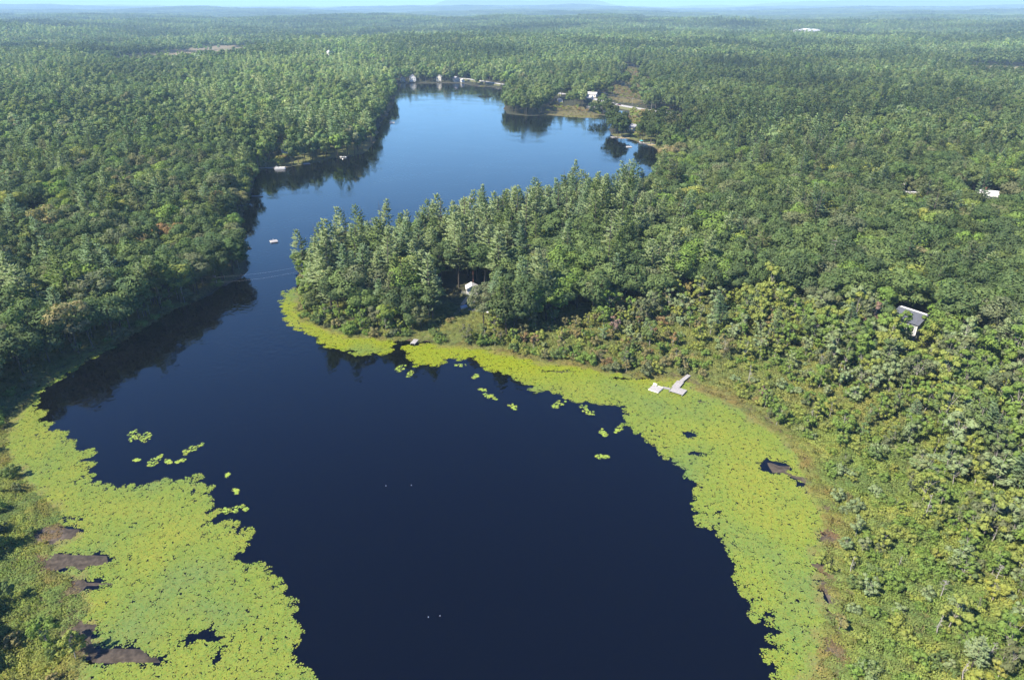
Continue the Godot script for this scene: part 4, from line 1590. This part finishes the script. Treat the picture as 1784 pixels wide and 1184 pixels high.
	house("barn", "pale barn east of the distant warehouse", "barn", 1130, 2700, 1.4, 14.0, 34.0, 12.0, 4.0, "cream_paint", "pale_roof", 1)
	# the stony terrace below the shed
	t = thing("stone_terrace", "terrace of pale boulders and rubble below the white shed", "terrace", at(-12.5, 229.5), 0.0)
	var r := RandomNumberGenerator.new()
	r.seed = 88
	for k in 64:
		b = Build.new()
		var size := r.randf_range(0.35, 0.8) if k < 44 else r.randf_range(0.6, 1.1)
		var p := Vector3(r.randf_range(-3.5, 4.0), 0, r.randf_range(-5.0, 3.5)) if k < 44 else Vector3(-2.5 + (k - 44) * 0.36, 0.2, 1.6 + (k - 44) * 0.13 + r.randf_range(-0.5, 0.5))
		var rings := []
		for j in 4:
			rings.append(Vector3(r.randf_range(-0.1, 0.1), [-0.5, -0.1, 0.35, 0.6][j] * size, r.randf_range(-0.1, 0.1)))
		b.tube(rings, [0.5 * size, 0.75 * size, 0.55 * size, 0.2 * size], 7)
		p.y = height(-12.5 + p.x, 229.5 - p.z) - height(-12.5, 229.5) + 0.1
		part("boulder", b, mats["white_paint"] if k > 50 and k % 3 else mats["stone"], t, p, r.randf() * TAU)
	b = Build.new()
	b.box(Vector3(0, 0.5, 0), Vector3(2.4, 0.9, 1.2), Basis(Vector3.FORWARD, 0.1))
	b.box(Vector3(0.3, 1.0, 0.1), Vector3(1.5, 0.35, 0.9), Basis(Vector3.FORWARD, -0.1))
	var tarp := part("covered_heap", b, mats["blue_tarp"], self, at(-17.6, 229.0), 0.5)
	tag(tarp, "heap under a light blue tarpaulin beside the stone terrace", "tarpaulin heap")
	# a footpath of pale earth from the dock up to the shed
	var path := Build.new()
	var line := [Vector2(-29.0, 206.5), Vector2(-26.5, 212.0), Vector2(-23.0, 217.5), Vector2(-20.5, 224.0), Vector2(-18.0, 233.0), Vector2(-16.5, 238.0)]
	for k in line.size() - 1:
		var p: Vector2 = line[k]
		var q: Vector2 = line[k + 1]
		var w := Vector2(-(q - p).normalized().y, (q - p).normalized().x) * 0.8
		path.quad(at(p.x - w.x, p.y - w.y, 0.08), at(q.x - w.x, q.y - w.y, 0.08), at(q.x + w.x, q.y + w.y, 0.08), at(p.x + w.x, p.y + w.y, 0.08))
	tag(part("path", path, mats["sand"], self), "pale earth path climbing from the small dock to the shed", "", "", "structure")


# ---------------------------------------------------------------- docks, boats, vehicles

func planked(t: Node3D, wide: float, long: float, at_y: float, wood: String, origin: Vector3, turn: float, board := 0.34) -> void:
	# boards laid across z, on two bearers and four posts
	var basis := Basis(Vector3.UP, turn)
	var n := int(long / board)
	var kinds := []
	for k in 3:
		var b := Build.new()
		b.box(Vector3.ZERO, Vector3(wide, 0.06, board - 0.035), Basis(), Color.WHITE * [1.0, 0.86, 0.93][k])
		kinds.append(b.into(ArrayMesh.new(), mats[wood]))
	for k in n:
		var o := MeshInstance3D.new()
		o.name = "plank"
		o.mesh = kinds[(k * 7 + k / 3) % 3]
		o.position = origin + basis * Vector3(0.02 * ((k * 5) % 3 - 1), at_y + 0.006 * ((k * 3) % 4), (k + 0.5) * board - long * 0.5)
		o.rotation.y = turn
		t.add_child(o, true)
	var b := Build.new()
	for s in [-1.0, 1.0]:
		b.box(Vector3(s * (wide * 0.5 - 0.12), at_y - 0.16, 0), Vector3(0.14, 0.24, long))
	part("frame", b, mats["grey_wood"], t, origin, turn)
	for s in [-1.0, 1.0]:
		for e in [-1.0, 1.0]:
			b = Build.new()
			b.tube([Vector3(s * (wide * 0.5 - 0.1), -2.2, e * (long * 0.5 - 0.2)), Vector3(s * (wide * 0.5 - 0.1), at_y - 0.04, e * (long * 0.5 - 0.2))], [0.09, 0.09], 6)
			part("post", b, mats["grey_wood"], t, origin, turn)


func raft(label: String, x: float, d: float, turn: float, side: float, rail := false) -> Node3D:
	var t := thing("swimming_raft", label, "raft", Vector3(x, 0, -d), turn)
	var n := 7
	for k in n:
		var b := Build.new()
		b.box(Vector3(0, 0.42, lerpf(-side, side, (k + 0.5) / n) * 0.5), Vector3(side, 0.08, side / n - 0.03))
		part("plank", b, mats["dock_wood"], t)
	var b := Build.new()
	b.box(Vector3(0, 0.28, side * 0.5 + 0.03), Vector3(side, 0.26, 0.06))
	b.box(Vector3(0, 0.28, -side * 0.5 - 0.03), Vector3(side, 0.26, 0.06))
	b.box(Vector3(side * 0.5 + 0.03, 0.28, 0), Vector3(0.06, 0.26, side))
	b.box(Vector3(-side * 0.5 - 0.03, 0.28, 0), Vector3(0.06, 0.26, side))
	part("frame", b, mats["white_paint"], t)
	for s in [-1.0, 1.0]:
		b = Build.new()
		b.tube([Vector3(s * side * 0.3, 0.02, -side * 0.45), Vector3(s * side * 0.3, 0.02, side * 0.45)], [0.22, 0.22], 8)
		part("float", b, mats["black_rubber"], t)
	if rail:
		b = Build.new()
		for s in [-0.2, 0.2]:
			b.tube([Vector3(s, 0.1, -side * 0.5 - 0.08), Vector3(s, 1.15, -side * 0.5 - 0.08), Vector3(s, 1.2, -side * 0.5 + 0.3)], [0.03, 0.03, 0.03], 5)
		for k in 3:
			b.box(Vector3(0, 0.15 + k * 0.3, -side * 0.5 - 0.08), Vector3(0.4, 0.04, 0.04))
		part("ladder", b, mats["metal"], t)
	return t


func hull(b: Build, long: float, wide: float, deep: float) -> void:
	var rows := []
	for k in 7:
		var f := k / 6.0
		var half := wide * 0.5 * (1.0 - pow(maxf(f - 0.45, 0.0) / 0.55, 2.0)) + 0.02
		var z := lerpf(long * 0.5, -long * 0.5, f)
		var lift := 0.25 * f * f
		rows.append([Vector3(-half, deep + lift, z), Vector3(-half * 0.7, 0.0 + lift * 0.4, z), Vector3(0, -0.22 + lift * 0.6, z), Vector3(half * 0.7, lift * 0.4, z), Vector3(half, deep + lift, z)])
	for k in 6:
		for j in 4:
			b.quad(rows[k][j], rows[k][j + 1], rows[k + 1][j + 1], rows[k + 1][j])
			b.quad(rows[k][j + 1] * 0.94 + Vector3(0, 0.08, 0), rows[k][j] * 0.94 + Vector3(0, 0.05, 0), rows[k + 1][j] * 0.94 + Vector3(0, 0.05, 0), rows[k + 1][j + 1] * 0.94 + Vector3(0, 0.08, 0))
	for j in range(1, 4):
		b.tri(rows[0][0], rows[0][j + 1], rows[0][j])


func motorboat(called: String, label: String, x: float, d: float, turn: float, long: float, top := "") -> void:
	var t := thing(called, label, "boat", Vector3(x, 0.05, -d), turn)
	var b := Build.new()
	hull(b, long, long * 0.38, 0.55)
	part("hull", b, mats["white_paint"], t)
	b = Build.new()
	b.prism([Vector2(-long * 0.13, 0.62), Vector2(long * 0.13, 0.62), Vector2(long * 0.09, 1.15), Vector2(-long * 0.09, 1.15)], -0.35, 0.05)
	part("windscreen", b, mats["glass"], t)
	for s in [-1.0, 1.0]:
		b = Build.new()
		b.box(Vector3(s * long * 0.08, 0.55, long * 0.14), Vector3(0.5, 0.3, 0.5))
		b.box(Vector3(s * long * 0.08, 0.85, long * 0.18 + 0.2), Vector3(0.5, 0.4, 0.12))
		part("seat", b, mats["grey_paint"], t)
	b = Build.new()
	b.box(Vector3(0, 0.72, long * 0.5 + 0.2), Vector3(0.4, 0.5, 0.4))
	b.box(Vector3(0, 0.1, long * 0.5 + 0.22), Vector3(0.16, 0.9, 0.2))
	part("outboard_motor", b, mats["black_rubber"], t)
	if top:
		b = Build.new()
		b.box(Vector3(0, 2.0, long * 0.1), Vector3(long * 0.34, 0.09, long * 0.5))
		var c := part("canopy", b, mats[top], t)
		b = Build.new()
		for s in [-1.0, 1.0]:
			for e in [-1.0, 1.0]:
				b.tube([Vector3(s * long * 0.15, 0.5, long * (0.1 + e * 0.2)), Vector3(s * long * 0.15, 1.96, long * (0.1 + e * 0.22))], [0.03, 0.03], 5)
		part("canopy_frame", b, mats["metal"], c)


func make_docks_and_boats() -> void:
	var t := thing("dock", "angled wooden dock with square end deck among the eastern lily pads", "dock", Vector3(47.8, 0, -170.6), 0.0)
	planked(t, 4.1, 3.6, 0.5, "dock_wood", Vector3(0.3, 0, 0.1), -0.62)
	planked(t, 2.1, 4.6, 0.53, "dock_wood", Vector3(1.0, 0, -3.4), -0.58)
	planked(t, 1.2, 5.2, 0.60, "dock_wood", Vector3(4.0, 0, -7.2), -0.70)
	planked(t, 0.8, 2.4, 0.42, "dock_wood", Vector3(-2.7, 0, -1.7), PI / 2 - 0.40)
	var r := raft("square raft with a bench and low rail tied beside the angled dock", 41.9, 171.9, -0.64, 3.1)
	var b := Build.new()
	b.box(Vector3(-0.9, 0.72, -1.25), Vector3(1.1, 0.08, 0.45))
	b.box(Vector3(-0.9, 0.98, -1.48), Vector3(1.1, 0.45, 0.07))
	for s in [-0.45, 0.45]:
		b.box(Vector3(-0.9 + s, 0.57, -1.25), Vector3(0.08, 0.22, 0.4))
	part("bench", b, mats["white_paint"], r)
	b = Build.new()
	b.box(Vector3(0.75, 0.62, -1.5), Vector3(1.5, 0.1, 0.12))
	for s in [0.1, 1.4]:
		b.box(Vector3(s, 0.52, -1.5), Vector3(0.1, 0.14, 0.1))
	part("rail", b, mats["white_paint"], r)
	t = thing("dock", "small grey plank dock at the landing of the point", "dock", Vector3(-32.5, 0, -203.0), -0.25)
	planked(t, 1.7, 3.6, 0.4, "dock_wood", Vector3.ZERO, 0.0)
	raft("white swimming raft with a ladder floating alone in the narrows", -113.5, 311.7, 0.5, 3.3, true)
	raft("tiny white raft on the dark water below the western wooded cape", -116.4, 685.3, 0.1, 4.6, true)
	raft("low white float off the turquoise canopy", 93.9, 557.8, 0.1, 4.0)
	t = thing("dock", "long thin plank dock reaching out from the west bank beside the pontoon boat", "dock", Vector3(-171.5, 0, -477.0), 0.0)
	planked(t, 1.5, 13.0, 0.4, "grey_wood", Vector3.ZERO, -1.35, 0.65)
	t = thing("pontoon_boat", "white pontoon boat with folded canopy moored on the west bank", "boat", Vector3(-160.5, 0, -474.5), -1.45)
	for s in [-1.0, 1.0]:
		b = Build.new()
		b.tube([Vector3(s * 0.95, 0.1, 3.6), Vector3(s * 0.95, 0.1, -3.0), Vector3(s * 0.95, 0.3, -3.9)], [0.36, 0.36, 0.08], 8)
		part("pontoon", b, mats["metal"], t)
	b = Build.new()
	b.box(Vector3(0, 0.55, 0), Vector3(2.6, 0.14, 7.2))
	part("deck", b, mats["white_paint"], t)
	for s in [-1.0, 1.0]:
		b = Build.new()
		b.box(Vector3(s * 1.27, 1.0, 0), Vector3(0.06, 0.75, 6.8))
		part("side_panel", b, mats["white_paint"], t)
	for s in [-1.0, 1.0]:
		b = Build.new()
		b.box(Vector3(0, 1.0, s * 3.4), Vector3(2.46, 0.75, 0.06))
		part("end_panel", b, mats["white_paint"], t)
	for e in [-2.2, 0.0, 2.2]:
		b = Build.new()
		b.box(Vector3(-0.85, 0.85, e), Vector3(0.7, 0.45, 1.6))
		part("bench", b, mats["white_paint"], t)
	b = Build.new()
	b.tube([Vector3(-1.2, 1.4, 1.6), Vector3(-1.0, 2.3, 2.2), Vector3(1.0, 2.3, 2.2), Vector3(1.2, 1.4, 1.6)], [0.05, 0.14, 0.14, 0.05], 6)
	part("folded_canopy", b, mats["grey_paint"], t)
	b = Build.new()
	b.box(Vector3(0, 0.8, 3.9), Vector3(0.45, 0.7, 0.5))
	part("outboard_motor", b, mats["black_rubber"], t)
	t = thing("dock", "weathered square dock on the shaded west bank past the pontoon boat", "dock", Vector3(-146.6, 0, -491.0), 0.0)
	planked(t, 4.6, 5.0, 0.45, "grey_wood", Vector3.ZERO, 0.4, 0.5)
	motorboat("motorboat", "small pale motorboat lying at the shaded bank north of the docks", -126.0, 515.0, 1.3, 5.5)
	motorboat("motorboat", "white motorboat at the end of a dock on the west bank", -148.6, 378.4, 1.2, 4.6)
	t = thing("dock", "narrow dock with white motorboat at its end on the west bank", "dock", Vector3(-154.5, 0, -377.0), 0.0)
	planked(t, 1.2, 9.0, 0.4, "grey_wood", Vector3.ZERO, 1.45, 0.6)
	t = thing("dock", "dark narrow dock jutting from under the trees west of the narrows", "dock", Vector3(-124.5, 0, -302.0), 0.0)
	planked(t, 1.2, 7.5, 0.45, "grey_wood", Vector3.ZERO, 1.4, 0.6)
	t = thing("dock", "slim jetty under the trees north of the moored white motorboat", "dock", Vector3(-150.5, 0, -398.0), 0.0)
	planked(t, 1.1, 7.0, 0.4, "grey_wood", Vector3.ZERO, 1.5, 0.6)
	t = thing("dock", "white T-shaped dock at the cape on the east bank", "dock", Vector3(87.5, 0, -602.0), 0.0)
	planked(t, 2.2, 6.0, 0.5, "dock_wood", Vector3(-1.0, 0, 0.5), 0.2, 0.6)
	planked(t, 1.6, 9.0, 0.5, "dock_wood", Vector3(3.2, 0, -0.6), 1.5, 0.6)
	motorboat("motorboat", "white motorboat under a turquoise canopy on the east bank", 106.5, 576.5, 0.3, 6.4, "turquoise")
	t = thing("dock", "white dock beside the turquoise canopy on the east bank", "dock", Vector3(111.5, 0, -572.0), 0.0)
	planked(t, 1.8, 12.0, 0.5, "dock_wood", Vector3.ZERO, 1.35, 0.6)
	for row in [[98.0, 599.5, 7.5, 2.2, "little sand beach beside the white T-shaped dock"], [118.0, 566.5, 8.0, 2.6, "little sand beach beside the turquoise canopy"]]:
		b = Build.new()
		var n := 14
		var c := Vector3(row[0], 0.30, -row[1])
		for k in n:
			var w0 := TAU * k / n
			var w1 := TAU * (k + 1) / n
			b.tri(c + Vector3(0, 0.12, 0), c + Vector3(cos(w0) * row[2], -0.25, -sin(w0) * row[3]), c + Vector3(cos(w1) * row[2], -0.25, -sin(w1) * row[3]))
		tag(part("beach", b, mats["sand"], self), row[4], "", "", "structure")
	# reedy shallows at the lake head and off the spit
	for row in [[-25.0, 1030.0, 20.0, 4.0, "low reed bed in the shallows below the lake head road"], [75.0, 729.0, 24.0, 5.0, "pale reed bed fringing the grassy spit"], [-34.0, 905.0, 8.0, 8.0, "dark patch of stems standing alone in the upper lake"], [6.0, 1004.0, 8.0, 4.0, "small reed bed near the east end of the lake head road"]]:
		var places := []
		var hues := []
		for k in 260:
			var w := rng.randf() * TAU
			var q := sqrt(rng.randf())
			places.append(Transform3D(Basis(Vector3.UP, rng.randf() * TAU).scaled_local(Vector3(1.6, 1.1, 1.6)), Vector3(row[0] + cos(w) * q * row[2], -0.02, -(row[1] + sin(w) * q * row[3]))))
			hues.append((Color(0.20, 0.20, 0.075) if row[0] != -34.0 else Color(0.035, 0.045, 0.03)) * tone(rng, 0.15))
		mass("reed_bed", [tuft(1200, 40, 1.0, 0.7, 0.1)], places, hues, row[4], "reeds")
	for row in [[-15.3, 89.5, "white float on dark water, western of a pair in the near lake"], [-13.2, 89.8, "white float on dark water, eastern of a pair in the near lake"], [-29.4, 127.5, "small white float far from the others, toward the western pads"], [-23.5, 127.7, "small white float in mid lake, east of its neighbour"]]:
		t = thing("float", row[2], "float", Vector3(row[0], 0.0, -row[1]))
		b = Build.new()
		b.tube([Vector3(0, -0.1, 0), Vector3(0, 0.02, 0), Vector3(0, 0.10, 0), Vector3(0, 0.16, 0)], [0.05, 0.10, 0.08, 0.03], 8)
		part("buoy", b, mats["white_paint"], t)
		b = Build.new()
		b.tube([Vector3(0, 0.15, 0), Vector3(0, 0.24, 0)], [0.025, 0.025], 5)
		part("handle", b, mats["white_paint"], t)
	vehicle("box_truck", "white box truck at the east end of the lake head road", "truck", Vector2(8.0, 1006.0), Vector2(26, 975), 0, "white_paint", true)
	vehicle("parked_van", "white van parked beside the house on the causeway road", "van", Vector2(94.0, 853.5), Vector2(118, 806), 1, "white_paint", true)
	vehicle("car", "dark red car driving on the causeway road past the inlet", "car", Vector2(120.5, 801.5), Vector2(151, 748), 1, "dark_red", false)


func vehicle(called: String, label: String, category: String, p: Vector2, ahead: Vector2, road: int, paint: String, tall: bool) -> void:
	var go := (ahead - p).normalized()
	var y := 0.0
	var line := ROADS[road]
	var best := 1e9
	for k in line.size() - 1:
		var q := Geometry2D.get_closest_point_to_segment(p, line[k], line[k + 1])
		if q.distance_to(p) < best:
			best = q.distance_to(p)
			y = lerpf(road_level(line, k), road_level(line, k + 1), line[k].distance_to(q) / line[k].distance_to(line[k + 1]))
	var t := thing(called, label, category, Vector3(p.x, y, -p.y), atan2(go.x, -go.y))
	var long := 6.6 if tall else 4.4
	var high := 3.0 if tall else 1.45
	var b := Build.new()
	if tall:
		b.prism([Vector2(-long * 0.5, 0.5), Vector2(long * 0.26, 0.5), Vector2(long * 0.26, high), Vector2(-long * 0.5, high)], -1.1, 1.1)
		part("box", b, mats[paint], t, Vector3.ZERO, PI / 2)
		b = Build.new()
		b.prism([Vector2(long * 0.27, 0.45), Vector2(long * 0.5, 0.45), Vector2(long * 0.5, 1.3), Vector2(long * 0.42, 2.1), Vector2(long * 0.27, 2.1)], -1.0, 1.0)
		part("cab", b, mats[paint], t, Vector3.ZERO, PI / 2)
		b = Build.new()
		b.prism([Vector2(long * 0.44, 1.4), Vector2(long * 0.495, 1.4), Vector2(long * 0.435, 2.0)], -1.02, 1.02)
		part("windscreen", b, mats["glass"], t, Vector3.ZERO, PI / 2)
	else:
		b.prism([Vector2(-2.2, 0.35), Vector2(2.2, 0.35), Vector2(2.2, 0.8), Vector2(1.2, 0.95), Vector2(-2.15, 0.95)], -0.88, 0.88)
		part("body", b, mats[paint], t, Vector3.ZERO, PI / 2)
		b = Build.new()
		b.prism([Vector2(-1.9, 0.95), Vector2(1.1, 0.95), Vector2(0.4, high), Vector2(-1.4, high)], -0.75, 0.75)
		part("cabin", b, mats["glass"], t, Vector3.ZERO, PI / 2)
	for s in [-1.0, 1.0]:
		for e in [-0.31, 0.33]:
			b = Build.new()
			b.tube([Vector3(s * 0.72, 0.36, -e * long), Vector3(s * 0.98, 0.36, -e * long)], [0.36, 0.36], 10)
			b.tube([Vector3(s * 0.98, 0.36, -e * long), Vector3(s * 0.72, 0.36, -e * long)], [0.36, 0.36], 10)
			part("wheel", b, mats["black_rubber"], t)


# ---------------------------------------------------------------- poles and wires

func pole(called: String, label: String, x: float, d: float, tall: float, wood: String, turn := 0.0, base := 0.0) -> Vector3:
	var p := at(x, d)
	if base != 0.0:
		p.y = base
	var t := thing(called, label, "utility pole", p, turn)
	var b := Build.new()
	b.tube([Vector3(0, -0.8, 0), Vector3(0, tall, 0)], [0.17, 0.11], 8)
	part("post", b, mats[wood], t)
	b = Build.new()
	b.box(Vector3(0, tall - 0.9, 0.14), Vector3(2.2, 0.14, 0.12))
	var arm := part("crossarm", b, mats[wood], t)
	for s in [-0.95, 0.0, 0.95]:
		b = Build.new()
		b.tube([Vector3(s, tall - 0.85, 0.14), Vector3(s, tall - 0.62, 0.14)], [0.06, 0.03], 6)
		part("insulator", b, mats["metal"], arm)
	return p + Vector3(0, tall - 0.65, 0)


func wire(label: String, a: Vector3, c: Vector3, sag: float, thick := 0.012) -> void:
	var pts := []
	var radii := []
	for k in 13:
		var f := k / 12.0
		pts.append(a.lerp(c, f) - Vector3(0, sag * 4.0 * f * (1.0 - f), 0))
		radii.append(thick)
	var b := Build.new()
	b.tube(pts, radii, 4)
	tag(part("power_line", b, mats["wire"], self), label, "power line")


func make_poles_and_wires() -> void:
	var east := pole("utility_pole", "reddish utility pole with crossarm standing behind the white shed", -15.0, 246.5, 9.5, "rusty_wood", 0.3)
	var tip := pole("utility_pole", "utility pole among the trees of the point by the narrows", -78.0, 252.0, 10.5, "bark", 0.2)
	var west := pole("utility_pole", "utility pole at the wooded west bank by the narrows", -124.0, 238.0, 10.0, "bark", 0.2)
	wire("upper power line sagging over the narrows to the point", west + Vector3(0, 0.1, 0), tip + Vector3(0, 0.1, 0), 1.6)
	wire("lower power line sagging over the narrows to the point", west + Vector3(0.0, -1.4, 0.2), tip + Vector3(0, -1.4, 0.2), 2.2)
	wire("power line running through the point to the shed pole", tip, east, 1.2)
	var last := Vector3.ZERO
	var spots := [[108.0, 838.0, "utility pole at the west end of the causeway by the tan clearing"], [134.0, 796.0, "utility pole midway along the causeway past the inlet"], [150.0, 766.0, "utility pole at the east end of the causeway near the pines"]]
	for k in spots.size():
		var top := pole("utility_pole", spots[k][2], spots[k][0], spots[k][1], 10.0, "grey_wood", 0.5)
		if k > 0:
			wire(["", "power line between the western two causeway poles", "power line between the eastern two causeway poles"][k], last, top, 0.8, 0.05)
		last = top
